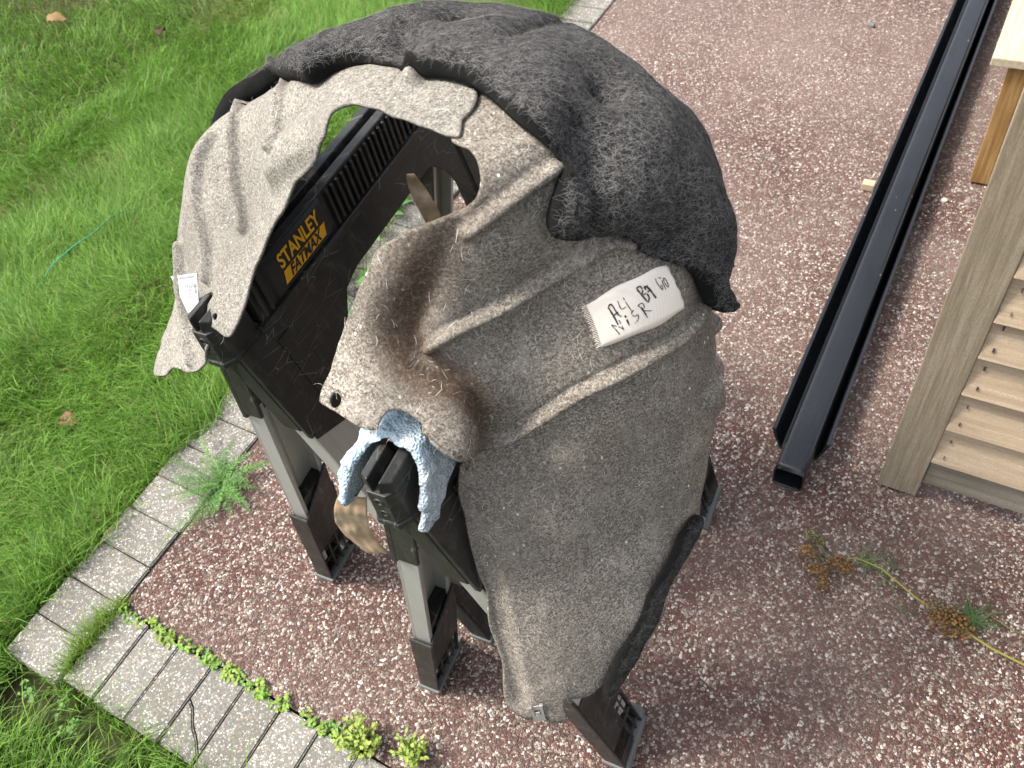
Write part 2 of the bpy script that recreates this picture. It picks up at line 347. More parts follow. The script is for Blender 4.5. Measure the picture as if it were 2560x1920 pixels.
RB_U=[(-0.69195,-0.55428,0.46257),(-0.73969,-0.49156,0.4596),(-0.65553,-0.44646,0.60906),(-0.57495,-0.32072,0.75271),(-0.47244,-0.2468,0.8461),(-0.28064,-0.16142,0.94614),(-0.14483,-0.08634,0.98568),(-0.11737,-0.04442,0.99209),(0.06286,-0.08033,0.99478),(0.19736,-0.08683,0.97648),(0.17385,0.04008,0.98396),(0.00939,0.04313,0.99903),(-0.24361,0.09734,0.96498),(-0.54964,0.13774,0.82397),(-0.6594,-0.00554,0.75177),(-0.77308,-0.09183,0.62762),(-0.80876,-0.28162,0.51634),(-0.83814,0.01092,0.54534),(-0.92035,-0.11141,0.37488),(-0.94952,-0.21459,0.22885),(-0.89667,-0.31784,0.30817),(-0.95391,-0.28881,0.08149),(-0.94374,-0.31297,-0.1068),(-0.9623,-0.26991,-0.03366),(-0.85858,-0.49009,0.15053),(-0.8195,-0.4838,0.30717),(-0.90742,-0.41272,0.07904),(0.30807,-0.18182,0.93383),(0.28121,-0.24697,0.92732),(0.23216,-0.28498,0.93),(0.15049,-0.31688,0.93645),(0.10027,-0.35732,0.92859),(0.32261,-0.06229,0.94448),(0.37394,-0.15851,0.91381),(0.40918,-0.06246,0.91031),(0.03646,-0.48057,0.8762),(-0.02501,-0.6556,0.75469),(-0.01652,-0.77366,0.63338),(0.1413,-0.77185,0.6199),(0.28185,-0.70257,0.65342),(0.43718,-0.72028,0.53858),(0.32605,-0.32794,0.88665),(0.31476,-0.50433,0.8041),(0.48526,-0.24869,0.83826),(0.58554,-0.07246,0.8074),(0.55277,-0.45318,0.69934),(0.56147,-0.68806,0.4597),(0.77271,-0.30159,0.55853),(0.82905,-0.0975,0.55061),(0.69639,-0.08791,0.71226),(0.87397,0.11939,0.47108),(0.69056,0.02608,0.72281),(0.47376,-0.79295,0.38313),(0.46979,-0.87856,0.08618),(0.45447,-0.83563,-0.30851),(0.42382,-0.77243,-0.47301),(0.40473,-0.73494,-0.54411),(0.43956,-0.69456,-0.56954),(0.5152,-0.63248,-0.57839),(0.79754,-0.55832,0.22847),(0.94657,-0.31371,0.07473),(0.99885,-0.048,0.0),(0.75817,-0.5999,-0.25554),(0.88277,-0.28085,-0.37663),(0.59277,-0.63385,-0.49684),(0.71139,-0.47024,-0.5223),(0.87178,-0.0176,-0.48958),(0.74282,-0.3329,-0.58086),(0.60204,-0.51917,-0.60663),(0.96084,0.24907,-0.12141),(0.91642,0.21062,-0.34032),(0.8811,0.11408,-0.45896),(0.87424,0.30548,0.37733),(0.21829,0.45705,0.86224),(-0.10695,0.39962,0.91042),(-0.35321,0.24834,0.90198),(0.54599,0.30414,0.78064),(0.73073,0.3353,0.59465),(-0.50147,0.10961,0.8582),(-0.04937,0.76526,0.64183),(-0.63418,0.58345,0.50735),(0.31113,0.76368,0.56569),(0.61721,0.77152,0.1543),(-0.91256,0.26416,0.31219),(-0.99975,0.02222,0.0),(0.64345,0.55571,-0.52646),(0.0,0.96707,0.25449),(0.54777,0.07145,-0.83357),(-0.97049,-0.10783,-0.21567),(-0.76822,0.64018,0.0),(0.79873,0.46984,0.37587),(0.79845,0.5776,-0.16988),(0.62065,0.49652,0.60685)]
RB_W=[-0.5719,2.05214,-1.6551,1.83396,-0.20681,-1.42455,1.53971,-0.44529,2.92199,-6.95486,0.59172,-1.0926,0.6103,-0.8791,0.09829,-6.90409,1.26844,6.62796,-0.74412,3.86741,-3.1253,-5.94759,1.87876,5.95327,-1.95611,2.0098,-0.73904,2.55037,4.20085,8.57429,-5.99781,0.9631,-2.29879,4.14579,4.06341,-0.16935,-0.50094,-0.03764,1.94642,-4.50728,5.59951,-9.96753,3.64156,-2.98929,-5.26058,0.26201,-3.06764,0.20858,-0.38181,3.32079,-0.67726,0.72188,-1.06594,0.10161,1.67367,-3.41316,-5.34598,6.01802,7.4317,0.5235,-0.18437,0.06486,1.42764,-1.13743,-4.72218,-1.5897,0.97368,2.086,-2.36224,0.52972,0.07888,-0.69868,0.854,-0.1821,0.17285,-1.39368,0.10707,-0.31587,2.43141,0.53579,-0.32992,-0.63903,0.46526,-1.74136,0.14569,0.47861,-0.00618,-0.78018,-2.64579,0.50968,-0.87644,-0.75271,0.62333,0.38378,-0.05804,0.0049,-0.06949]
L_LEFT=[(-0.7208,0.3689,0.95),(-0.7116,0.3728,0.9556),(-0.7066,0.386,0.9662),(-0.7055,0.3973,0.9736),(-0.7065,0.4254,0.9914),(-0.7049,0.4437,1.0064),(-0.6928,0.4543,1.0262),(-0.6862,0.4605,1.0393),(-0.6693,0.4681,1.0623),(-0.6538,0.4726,1.0784),(-0.6429,0.4804,1.0946),(-0.6328,0.489,1.111),(-0.6152,0.4914,1.1239),(-0.5987,0.4924,1.1356),(-0.5808,0.4926,1.1489),(-0.5654,0.4964,1.1637),(-0.5557,0.5,1.173),(-0.5565,0.5088,1.1795),(-0.5604,0.5177,1.1834),(-0.5603,0.5255,1.1876),(-0.5559,0.5315,1.1919),(-0.5499,0.5329,1.1944),(-0.5345,0.5291,1.1976),(-0.5181,0.5261,1.2005),(-0.4925,0.5201,1.2032),(-0.4687,0.516,1.2036),(-0.4469,0.5135,1.2022),(-0.4295,0.5105,1.2018),(-0.4157,0.5099,1.203),(-0.4125,0.512,1.2035),(-0.4157,0.5201,1.2033),(-0.4206,0.5298,1.2034),(-0.4212,0.5378,1.2039),(-0.42,0.5471,1.2045),(-0.4218,0.5579,1.2048),(-0.4253,0.567,1.2047),(-0.4322,0.5757,1.2044),(-0.4387,0.5804,1.2042),(-0.4574,0.6055,1.2011),(-0.45,0.7,1.16),(-0.5,0.735,1.145),(-0.57,0.7,1.145),(-0.64,0.655,1.135),(-0.71,0.64,1.115),(-0.79,0.615,1.06),(-0.86,0.6,0.99),(-0.93,0.55,0.9),(-0.955,0.5,0.82),(-0.9778,0.4341,0.8152),(-0.9877,0.4224,0.8045),(-0.9903,0.4108,0.7938),(-0.968,0.3947,0.7939),(-0.9765,0.389,0.7817),(-0.9821,0.3724,0.7626),(-0.9778,0.367,0.7587),(-0.9348,0.3572,0.7866),(-0.9177,0.3579,0.7977),(-0.9129,0.3626,0.8042),(-0.8973,0.365,0.8141),(-0.874,0.363,0.8236),(-0.8561,0.3597,0.8295),(-0.8287,0.3613,0.8448),(-0.8133,0.3649,0.8581),(-0.7818,0.3642,0.8972),(-0.7692,0.3665,0.9192),(-0.8265,0.3955,0.8836),(-0.8484,0.411,0.8869),(-0.8574,0.42,0.8943),(-0.8353,0.4221,0.9186),(-0.7964,0.415,0.9506),(-0.779,0.4142,0.9621),(-0.7723,0.4103,0.9626),(-0.7868,0.4011,0.9443),(-0.8055,0.4,0.92),(-0.7826,0.3879,0.9339),(-0.7447,0.3747,0.9474)]
L_RIGHT=[(-0.4767,0.5633,1.206),(-0.4488,0.5264,1.2039),(-0.4262,0.5182,1.2024),(-0.4203,0.5087,1.2024),(-0.4096,0.5037,1.2039),(-0.3956,0.499,1.206),(-0.3829,0.4902,1.2057),(-0.3744,0.4811,1.2014),(-0.3703,0.4739,1.1948),(-0.3701,0.4671,1.1869),(-0.3728,0.4615,1.1807),(-0.3788,0.4555,1.1757),(-0.3868,0.4501,1.1724),(-0.3991,0.4438,1.168),(-0.413,0.4393,1.1627),(-0.4269,0.4367,1.155),(-0.4423,0.4339,1.1429),(-0.4557,0.4315,1.1324),(-0.4648,0.4281,1.1221),(-0.468,0.424,1.1126),(-0.4748,0.4179,1.0975),(-0.4806,0.4118,1.0827),(-0.4876,0.4046,1.0657),(-0.4967,0.3966,1.0475),(-0.5023,0.388,1.0325),(-0.5063,0.3778,1.0194),(-0.5064,0.3672,1.0101),(-0.5054,0.3562,1.003),(-0.5045,0.3501,0.9997),(-0.5054,0.3413,0.9947),(-0.5074,0.3312,0.9886),(-0.507,0.323,0.9838),(-0.5046,0.3197,0.9824),(-0.4794,0.3157,0.9837),(-0.4555,0.3134,0.9791),(-0.4454,0.3166,0.9775),(-0.4445,0.321,0.9801),(-0.4431,0.3308,0.9851),(-0.4378,0.3386,0.9871),(-0.4292,0.3432,0.9857),(-0.4186,0.3436,0.9817),(-0.4076,0.3439,0.9788),(-0.4028,0.3416,0.976),(-0.4002,0.335,0.9704),(-0.3959,0.3303,0.9639),(-0.3877,0.3305,0.9558),(-0.3785,0.3375,0.9425),(-0.3745,0.3471,0.929),(-0.3711,0.3568,0.9251),(-0.3749,0.3515,0.9169),(-0.3813,0.3451,0.899),(-0.3856,0.3387,0.8756),(-0.3852,0.3335,0.8526),(-0.3808,0.3259,0.8238),(-0.3774,0.3161,0.7962),(-0.3736,0.3074,0.7675),(-0.3668,0.2979,0.729),(-0.3595,0.2924,0.7017),(-0.3576,0.2838,0.6781),(-0.3535,0.2708,0.6499),(-0.3422,0.2601,0.6255),(-0.33,0.2464,0.5984),(-0.3232,0.2257,0.5626),(-0.3116,0.2159,0.5397),(-0.2918,0.2159,0.5278),(-0.2739,0.2233,0.5255),(-0.2451,0.2388,0.5098),(-0.2492,0.2494,0.5313),(-0.2481,0.2586,0.5399),(-0.231,0.2771,0.5248),(-0.2207,0.3,0.5204),(-0.2114,0.3127,0.506),(-0.2035,0.3345,0.5058),(-0.1918,0.3707,0.5134),(-0.182,0.4141,0.5392),(-0.1815,0.4456,0.5733),(-0.1769,0.4829,0.58),(-0.178,0.5251,0.5711),(-0.1788,0.5466,0.5979),(-0.178,0.6,0.6),(-0.19,0.68,0.66),(-0.2,0.74,0.74),(-0.23,0.8,0.86),(-0.28,0.84,0.95),(-0.37,0.87,1.01),(-0.46,0.88,1.05),(-0.53,0.86,1.07)]
L_CREASE=[(-0.3778,0.4509,1.1605),(-0.3925,0.4396,1.1434),(-0.4077,0.4279,1.1166),(-0.4226,0.4135,1.0874),(-0.431,0.3996,1.0651),(-0.4329,0.3887,1.0482),(-0.4231,0.3822,1.0345),(-0.4023,0.3832,1.0207),(-0.3823,0.389,1.003),(-0.3684,0.3907,0.982),(-0.3606,0.3869,0.9543),(-0.3642,0.3794,0.9235),(-0.3708,0.3647,0.9131)]
L_FLANGE_IN=[(-0.4889,0.4046,1.0651),(-0.4497,0.3658,1.0152),(-0.4205,0.3536,0.9897),(-0.3896,0.3549,0.9801),(-0.4442,0.424,1.1203)]
L_PAD=[(-0.7769,0.6462,1.1245),(-0.7825,0.6459,1.1109),(-0.7002,0.6,1.1549),(-0.6555,0.5786,1.1691),(-0.6353,0.5728,1.1752),(-0.6246,0.5859,1.1812),(-0.6143,0.5954,1.1848),(-0.5882,0.6019,1.1916),(-0.557,0.5953,1.1985),(-0.5365,0.5908,1.2014),(-0.5227,0.5831,1.2032),(-0.4927,0.5751,1.2049),(-0.4659,0.5759,1.205),(-0.4346,0.5724,1.2046),(-0.4056,0.5598,1.2051),(-0.3634,0.5356,1.2059),(-0.3396,0.5286,1.1971),(-0.3265,0.5299,1.184),(-0.3233,0.5234,1.1757),(-0.3238,0.5131,1.1678),(-0.3256,0.5028,1.1568),(-0.3268,0.496,1.1401),(-0.3227,0.4997,1.1227),(-0.3111,0.5169,1.106),(-0.297,0.5375,1.0973),(-0.2823,0.5531,1.0901),(-0.2711,0.5579,1.0801),(-0.2612,0.557,1.0685),(-0.2447,0.5663,1.0547),(-0.2267,0.5896,1.0262),(-0.2202,0.6001,1.0028),(-0.2155,0.6027,0.9773),(-0.211,0.6109,0.95),(-0.2104,0.6215,0.9426),(-0.2146,0.6283,0.9598),(-0.2185,0.6254,0.9829),(-0.2248,0.6472,0.989),(-0.233,0.6807,0.9846),(-0.222,0.655,0.965),(-0.232,0.69,0.97),(-0.26,0.74,0.97),(-0.31,0.8,1.0),(-0.38,0.82,1.04),(-0.46,0.8,1.09),(-0.55,0.765,1.11),(-0.64,0.7,1.12),(-0.715,0.65,1.12)]
L_PAD2=[(-0.785,0.645,1.09),(-0.84,0.622,1.035),(-0.885,0.598,0.975),(-0.915,0.572,0.915),(-0.93,0.55,0.86),(-0.925,0.6,0.85),(-0.9,0.65,0.9),(-0.87,0.69,0.97),(-0.8,0.72,1.04),(-0.755,0.69,1.09)]
L_PAD3=[(-0.2225,0.2985,0.5237),(-0.2214,0.3276,0.5478),(-0.2123,0.3601,0.5595),(-0.2055,0.3883,0.5773),(-0.2056,0.4173,0.6106),(-0.1971,0.4624,0.6345),(-0.1929,0.4932,0.6533),(-0.1839,0.5241,0.6496),(-0.1795,0.5317,0.6248),(-0.1835,0.4984,0.6258),(-0.1869,0.4662,0.6102),(-0.1916,0.4316,0.5923),(-0.1908,0.404,0.5593),(-0.1999,0.3668,0.536),(-0.2107,0.332,0.5253),(-0.2169,0.3055,0.5152)]
L_DIM=[(-0.6409,0.7019,1.1651),(-0.5183,0.6757,1.1807),(-0.5345,0.7915,1.1437),(-0.3514,0.7276,1.1188),(-0.333,0.6169,1.176),(-0.3231,0.5576,1.1815),(-0.3171,0.5532,1.1731),(-0.2455,0.7062,1.0211),(-0.2474,0.5729,1.0618),(-0.7055,0.6593,1.1509),(-0.5396,0.5967,1.2004),(-0.3085,0.5228,1.1112)]
L_TAPE4=[(-0.2952,0.5024,1.0355),(-0.2378,0.5708,1.0458),(-0.2196,0.5714,0.9899),(-0.2741,0.4887,0.9934)]
L_LABEL4=[(-0.9084,0.4537,0.9101),(-0.8317,0.4407,0.9546),(-0.8319,0.4162,0.9119),(-0.8657,0.4183,0.8847)]
L_RIBS=[(0.0125,0.006,[(-0.3803,0.4475,1.1515),(-0.3602,0.4644,1.1652),(-0.3394,0.4912,1.1773),(-0.3245,0.5267,1.1797)]),(0.0125,0.006,[(-0.4171,0.385,1.0362),(-0.4018,0.4022,1.0467),(-0.375,0.4413,1.0509),(-0.3465,0.4705,1.0626),(-0.3222,0.4965,1.0741),(-0.3034,0.5216,1.0799),(-0.2843,0.5457,1.0837),(-0.2676,0.5573,1.0756)]),(0.013,0.0062,[(-0.37,0.3679,0.9117),(-0.3552,0.4051,0.8982),(-0.3212,0.4348,0.9194),(-0.2913,0.4585,0.9414),(-0.2597,0.4861,0.9573),(-0.2356,0.5163,0.9633),(-0.2203,0.5489,0.962),(-0.2136,0.5786,0.9581),(-0.2117,0.6083,0.9546),(-0.2146,0.6465,0.9344),(-0.2154,0.6628,0.9412)]),(0.012,0.0062,[(-0.7694,0.6461,1.1156),(-0.7136,0.5871,1.1443),(-0.7044,0.5722,1.1435),(-0.6882,0.5447,1.135),(-0.6789,0.5251,1.1228)]),(0.012,0.0062,[(-0.8271,0.6394,1.0984),(-0.8427,0.6307,1.0842),(-0.8391,0.6163,1.0824),(-0.8198,0.5836,1.0814),(-0.8152,0.5718,1.0762),(-0.8052,0.5526,1.0643),(-0.7971,0.5399,1.0541),(-0.7876,0.5246,1.0399),(-0.7787,0.512,1.0287),(-0.7597,0.4854,1.0118)]),(0.012,0.0062,[(-0.8571,0.5715,1.065),(-0.8635,0.5563,1.0553),(-0.8667,0.5443,1.0463),(-0.8671,0.5365,1.0399),(-0.8626,0.5207,1.0272),(-0.8551,0.5046,1.0142),(-0.8349,0.4812,0.998),(-0.8126,0.4572,0.9836),(-0.7983,0.4291,0.964)]),(0.011,0.0078,[(-0.9001,0.4751,0.9503),(-0.8946,0.447,0.9119),(-0.8905,0.4346,0.8929),(-0.8793,0.4142,0.868),(-0.8646,0.3887,0.8489),(-0.8522,0.3711,0.8402)]),(0.012,0.022,[(-0.6869,0.5164,1.1065),(-0.644,0.5172,1.1363),(-0.5986,0.5152,1.1598),(-0.5619,0.5117,1.1788)]),(0.012,0.01,[(-0.5082,0.5756,1.2045),(-0.5041,0.571,1.205)]),(0.01,0.011,[(-0.2079,0.6488,0.8869),(-0.2009,0.652,0.8945)]),(0.01,0.012,[(-0.1966,0.6373,0.8171),(-0.1919,0.6397,0.8256)]),(0.012,0.02,[(-0.189,0.5971,0.8225),(-0.1861,0.6267,0.7778)]),(-0.008,0.011,[(-0.3765,0.3599,0.8785),(-0.3782,0.3414,0.845),(-0.3692,0.3216,0.793),(-0.356,0.304,0.7268),(-0.346,0.2896,0.6773),(-0.3324,0.2698,0.6341),(-0.3149,0.2449,0.5883),(-0.3019,0.2287,0.5563)])]
L_WRINK=[[(-0.4286,0.6325,1.1939),(-0.4363,0.6998,1.1653),(-0.4509,0.7975,1.1168)],[(-0.3165,0.5516,1.1719),(-0.3092,0.5423,1.1515),(-0.3078,0.5299,1.1285),(-0.3199,0.5048,1.1261)],[(-0.5094,0.5872,1.2033),(-0.5419,0.6081,1.1984),(-0.5572,0.6364,1.1899)],[(-0.2467,0.5714,1.0602),(-0.2247,0.6177,1.0158)]]
L_HOLES=[(0.0062,(-0.7518,0.3871,0.9554)),(0.0068,(-0.4884,0.3247,0.9886)),(0.0068,(-0.1829,0.6279,0.778))]
L_CLIP=(-0.2778, 0.2285, 0.5381)
# ------------------------------------------------------------------ the setting: ground, path, edging, lawn
XE, YE = -1.386, 0.121          # inner corner of the edging: the path lies at x > XE, y > YE
PW, SA, SB = 0.18, 0.1015, 0.0987
g = MB(); N = 2
g.add([(-60, -60, -.03), (60, -60, -.03), (60, 60, -.03), (-60, 60, -.03)], [(0, 1, 2, 3)])
lawn_ground = structure(g.build('ground', SOIL))
g = MB(); g.add([(XE + .004, YE + .004, -.006), (30, YE + .004, -.006), (30, 40, -.006), (XE + .004, 40, -.006)], [(0, 1, 2, 3)])
path = structure(g.build('path', AGG))
bed = MB(); bed.box((XE - PW + .006, -.06, -.029), (XE - .001, 12, -.012)); bed.box((XE + .0, YE - PW + .004, -.028), (2.0, YE - .004, -.0125))
edging = structure(bed.build('paved_edging', SOIL))
def paver_mesh(lx, ly, name='paver'):
    bm = bmesh.new(); bmesh.ops.create_cube(bm, size=1)
    for v in bm.verts: v.co.x *= lx; v.co.y *= ly; v.co.z = v.co.z * .055 - .0275
    bmesh.ops.bevel(bm, geom=[e for e in bm.edges if all(v.co.z > -.01 for v in e.verts)] + [e for e in bm.edges if abs(e.verts[0].co.z - e.verts[1].co.z) > .01], offset=.003, segments=2, affect='EDGES')
    me = bpy.data.meshes.new(name); bm.to_mesh(me); bm.free(); me.materials.append(PAVER); return me
pm_a = paver_mesh(PW - .003, SA - .003); pm_b = paver_mesh(SB - .003, PW - .003)
def put_paver(me, x, y, rz=0, dz=0):
    o = bpy.data.objects.new('paver', me); COL.objects.link(o); o.location = (x, y, dz + rnd.uniform(-.002, .0015)); o.parent = edging
    o.rotation_euler = (rnd.uniform(-.008, .008), rnd.uniform(-.008, .008), rz + rnd.uniform(-.012, .012)); return o
ya = .228 - 3 * SA
for k in range(0, 46): put_paver(pm_a, XE - PW / 2 + rnd.uniform(-.002, .002), ya + (k + .5) * SA)
for k in range(0, 15):
    if k == 3: continue
    put_paver(pm_b, XE + .004 + (k + .5) * SB, YE - PW / 2 + rnd.uniform(-.003, .003))
# the cracked paver: two pieces with a dark gap between them
cx0 = XE + .004 + 3 * SB + .003; cx1 = cx0 + SB - .006; yb0, yb1 = YE - PW + .002, YE - .002
ck = [(cx0, yb0 + .098), (cx0 + .018, yb0 + .088), (cx0 + .045, yb0 + .060), (cx0 + .07, yb0 + .043), (cx1, yb0 + .022)]
def slab(poly, name):
    bm = bmesh.new(); vs = [bm.verts.new((x, y, -.001)) for x, y in poly]; f = bm.faces.new(vs)
    r = bmesh.ops.extrude_face_region(bm, geom=[f]); 
    for v in r['geom']:
        if isinstance(v, bmesh.types.BMVert): v.co.z = -.05
    bmesh.ops.recalc_face_normals(bm, faces=bm.faces[:])
    bmesh.ops.bevel(bm, geom=[e for e in bm.edges if all(v.co.z > -.01 for v in e.verts)], offset=.003, segments=2, affect='EDGES')
    me = bpy.data.meshes.new(name); bm.to_mesh(me); bm.free(); me.materials.append(PAVER)
    o = bpy.data.objects.new('paver', me); COL.objects.link(o); o.parent = edging; return o
slab([(cx0, yb1)] + [(a, b + .0022) for a, b in ck] + [(cx1, yb1)], 'paver')
slab([(cx0, yb0), (cx1, yb0)] + [(a, b - .0022) for a, b in reversed(ck)], 'paver')

CAMC = np.array([0, 0, 1.65]); RR, UU, FF = np.array(CR), np.array(CU), np.array(CF)
def blades(px, py, length, lean, width, tint, name, label, z0=-.028, seg=3, spread=1.0, head=None):
    n = len(px); a = nrs.uniform(0, 2 * np.pi, n)
    if head is not None: a = head + nrs.normal(0, 1.1, n)
    d = np.c_[np.cos(a), np.sin(a)]; s = np.c_[-np.sin(a), np.cos(a)]
    tw = nrs.uniform(-.9, .9, n); s = s * np.cos(tw)[:, None] + d * np.sin(tw)[:, None]
    V = []; 
    for i in range(seg + 1):
        t = i / seg; out_ = lean * length * t ** 1.7; up = length * t * np.sqrt(np.clip(1 - (lean * .75 * t) ** 2, .08, 1))
        wd = width * (1 - t) ** .6 * .5 if i < seg else 0 * width
        c = np.c_[px + d[:, 0] * out_, py + d[:, 1] * out_, z0 + up]
        if i < seg:
            V.append(c + np.c_[s * wd[:, None], 0 * px]); V.append(c - np.c_[s * wd[:, None], 0 * px])
        else: V.append(c)
    nv = 2 * seg + 1; P = np.stack(V, 1).reshape(-1, 3); F = []
    base = np.arange(n) * nv
    for i in range(seg - 1):
        q = 2 * i; F.append(np.c_[base + q, base + q + 1, base + q + 3]); F.append(np.c_[base + q, base + q + 3, base + q + 2])
    q = 2 * (seg - 1); F.append(np.c_[base + q, base + q + 1, base + q + 2])
    T = np.repeat(tint, nv, axis=0)
    return P, np.vstack(F), T
# lawn: dense in the part that can be seen (with a wide margin), thinner blades far off
def lawn_points(n, x0, x1, y0, y1):
    return nrs.uniform(x0, x1, n), nrs.uniform(y0, y1, n)
def seen(x, y, mar=.22):
    P = np.c_[x, y, 0 * x] - CAMC; z = P @ FF; u = 2080 / 2560 * (P @ RR) / z; v = 2080 / 1920 * (P @ UU) / z
    return (z > .2) & (np.abs(u) < .5 + mar) & (np.abs(v) < .5 + mar)
xs, ys = [], []
for (n, x0, x1, y0, y1) in ((265000, -3.1, XE - PW + .065, -.25, 3.2), (135000, -6.2, -3.0, .0, 5.0), (26000, XE - PW + .1, -.2, -.6, YE - PW + .005), (10000, -2.2, XE - PW + .02, -.6, -.1), (26000, -3.2, XE - PW, 3.0, 5.5)):
    x, y = lawn_points(n, x0, x1, y0, y1); k = seen(x, y); xs.append(x[k]); ys.append(y[k])
X = np.concatenate(xs); Y = np.concatenate(ys); P2 = np.c_[X, Y, 0 * X]
dry = vnoise(P2, 1.7, 3) * .6 + vnoise(P2, 5., 4) * .4; dens = vnoise(P2, 4.2, 5)
far = np.clip((-X - 2.6) / 1.6, 0, 1)                                        # the lawn is shorter and drier away from the path
dryp = np.clip((dry - .52) * 4 + far * .30 - .40, 0, .7)
bare = np.exp(-((X + 1.46) ** 2 + (Y + .13) ** 2) / .006) + np.exp(-((X + 1.27) ** 2 / .02 + (Y + .12) ** 2 / .0035)) + np.exp(-((X + 1.0) ** 2 / .02 + (Y + .12) ** 2 / .002)) * .6
onpav = np.clip((X - (XE - PW)) / .065, 0, 1) * (X < XE) * (Y > YE - PW); creep = vnoise(P2, 9, 21) * 1.5 - .35 + .35 * np.clip(Y - .3, 0, 1)      # the grass creeps over the outer rim of the pavers in tufts
keep = ((onpav <= 0) | ((onpav < creep) & (Y > .12))) & (nrs.uniform(0, 1, len(X)) > .45 * dryp + .15 * (dens < .4)) & (nrs.uniform(0, 1, len(X)) > bare * 1.1)
X, Y, dryp, P2, far = X[keep], Y[keep], dryp[keep], P2[keep], far[keep]; n = len(X)
edge = np.clip((XE - PW - X) / .05, 0, 1)
ln = nrs.uniform(.045, .125, n) * (.65 + .7 * vnoise(P2, 6, 8)) * (1 - .5 * far) * (1 - .45 * dryp); lean = nrs.uniform(.25, 1.15, n)
hue = vnoise(P2, 9, 2) * .5 + nrs.uniform(0, .5, n)
green = np.c_[.095 + .135 * hue, .205 + .215 * hue, .024 + .04 * hue] * nrs.uniform(.55, 1.25, n)[:, None]
straw = np.c_[np.full(n, .33), np.full(n, .27), np.full(n, .13)] * nrs.uniform(.6, 1.2, n)[:, None]
isdry = (nrs.uniform(0, 1, n) < dryp * .5 + .025)[:, None]
tint = np.where(isdry, straw, green)
head = np.arctan2(np.sin(vnoise(P2, 3, 12) * 9), np.cos(vnoise(P2, 3, 12) * 9))
V1, F1, T1 = blades(X, Y, ln, lean, nrs.uniform(.0017, .0036, n) * (1 + .35 * far), tint, '', '', head=head)
lawn = npmesh('lawn', V1, F1, LEAF, None, True, {'tint': T1})
tag(lawn, 'green lawn grass left of the paved edging and in the lower left corner', 'grass', kind='stuff')
# grass growing in the joint at the corner of the edging
n = 900; t = nrs.uniform(0, 1, n); jx = XE + .0 + nrs.normal(0, .010, n); jy = -.05 + t * .20
jl = nrs.uniform(.02, .055, n) * (.5 + 1.0 * np.sin(np.pi * np.clip(t * .9 + .1, 0, 1))); hue = nrs.uniform(0, 1, n)
V1, F1, T1 = blades(jx, jy, jl, nrs.uniform(.3, 1., n), nrs.uniform(.0012, .0024, n), np.c_[.10 + .12 * hue, .20 + .13 * hue, .02 + .03 * hue], '', '', z0=-.012)
tag(npmesh('grass_tuft', V1, F1, LEAF, None, True, {'tint': T1}), 'yellow green grass growing in the joint at the corner of the paved edging', 'grass', kind='stuff')

# loose and half-sunk stones of the path where it is near enough to tell them apart
def path_stones():
    n = 95000; x = nrs.uniform(XE + .01, 1.0, n); y = nrs.uniform(YE + .01, 2.7, n); P = np.c_[x, y, 0 * x]; d = vnoise(P, 2.3, 31) * .6 + vnoise(P, 7, 32) * .4
    k = seen(x, y, .10) & (nrs.uniform(0, 1, n) < np.clip((d - .34) * 2.0, .06, .8)); x, y, d = x[k], y[k], d[k]; n = len(x)
    r = nrs.uniform(.0014, .0034, n) * (.8 + .6 * nrs.uniform(0, 1, n) ** 3); asp = nrs.uniform(.65, 1.0, n); az = nrs.uniform(0, 6.3, n); fl = nrs.uniform(.45, .8, n)
    dirs = [(math.cos(a) * math.cos(e), math.sin(a) * math.cos(e), math.sin(e)) for e, m, o in ((.15, 6, 0), (.95, 4, .4)) for a in [o + 2 * math.pi * q / m for q in range(m)]] + [(0, 0, 1)]
    D = np.array(dirs); nv = len(D); J = nrs.uniform(.78, 1.15, (n, nv, 1)); V = D[None] * J * r[:, None, None]; V[:, :, 1] *= asp[:, None]; V[:, :, 2] *= fl[:, None]
    c, s = np.cos(az)[:, None], np.sin(az)[:, None]; X_ = V[:, :, 0] * c - V[:, :, 1] * s; Y_ = V[:, :, 0] * s + V[:, :, 1] * c
    V = np.stack([X_ + x[:, None], Y_ + y[:, None], V[:, :, 2] - .0062], 2).reshape(-1, 3)
    T = [(0, 1, 6), (1, 7, 6), (1, 2, 7), (2, 3, 7), (3, 8, 7), (3, 4, 8), (4, 9, 8), (4, 5, 9), (5, 0, 9), (0, 6, 9), (6, 7, 10), (7, 8, 10), (8, 9, 10), (9, 6, 10)]
    F = (np.array(T)[None] + (np.arange(n) * nv)[:, None, None]).reshape(-1, 3)
    pal = np.array([(.44, .375, .30), (.60, .55, .48), (.28, .225, .175), (.18, .145, .115), (.10, .075, .062), (.18, .085, .062), (.13, .055, .042), (.36, .26, .17)]); pr = [.16, .17, .13, .10, .12, .15, .13, .04]
    tint = pal[nrs.choice(len(pal), n, p=pr)] * nrs.uniform(.75, 1.2, (n, 1))
    o = npmesh('path_stones', V, F, STONE, None, True, {'tint': np.repeat(tint, nv, axis=0)})
    tag(o, 'small rounded stones set in the red surface of the path', 'gravel', kind='stuff')
def m_stone():
    t = NT('path_stone', .65, .35); c = t.mix(t.ramp(t.noise(500, 3), [(.3, 0.), (.7, .35)]), t.attr('tint', 'Color'), (.13, .08, .065)); t.col(c); return t.m
STONE = m_stone()
path_stones()
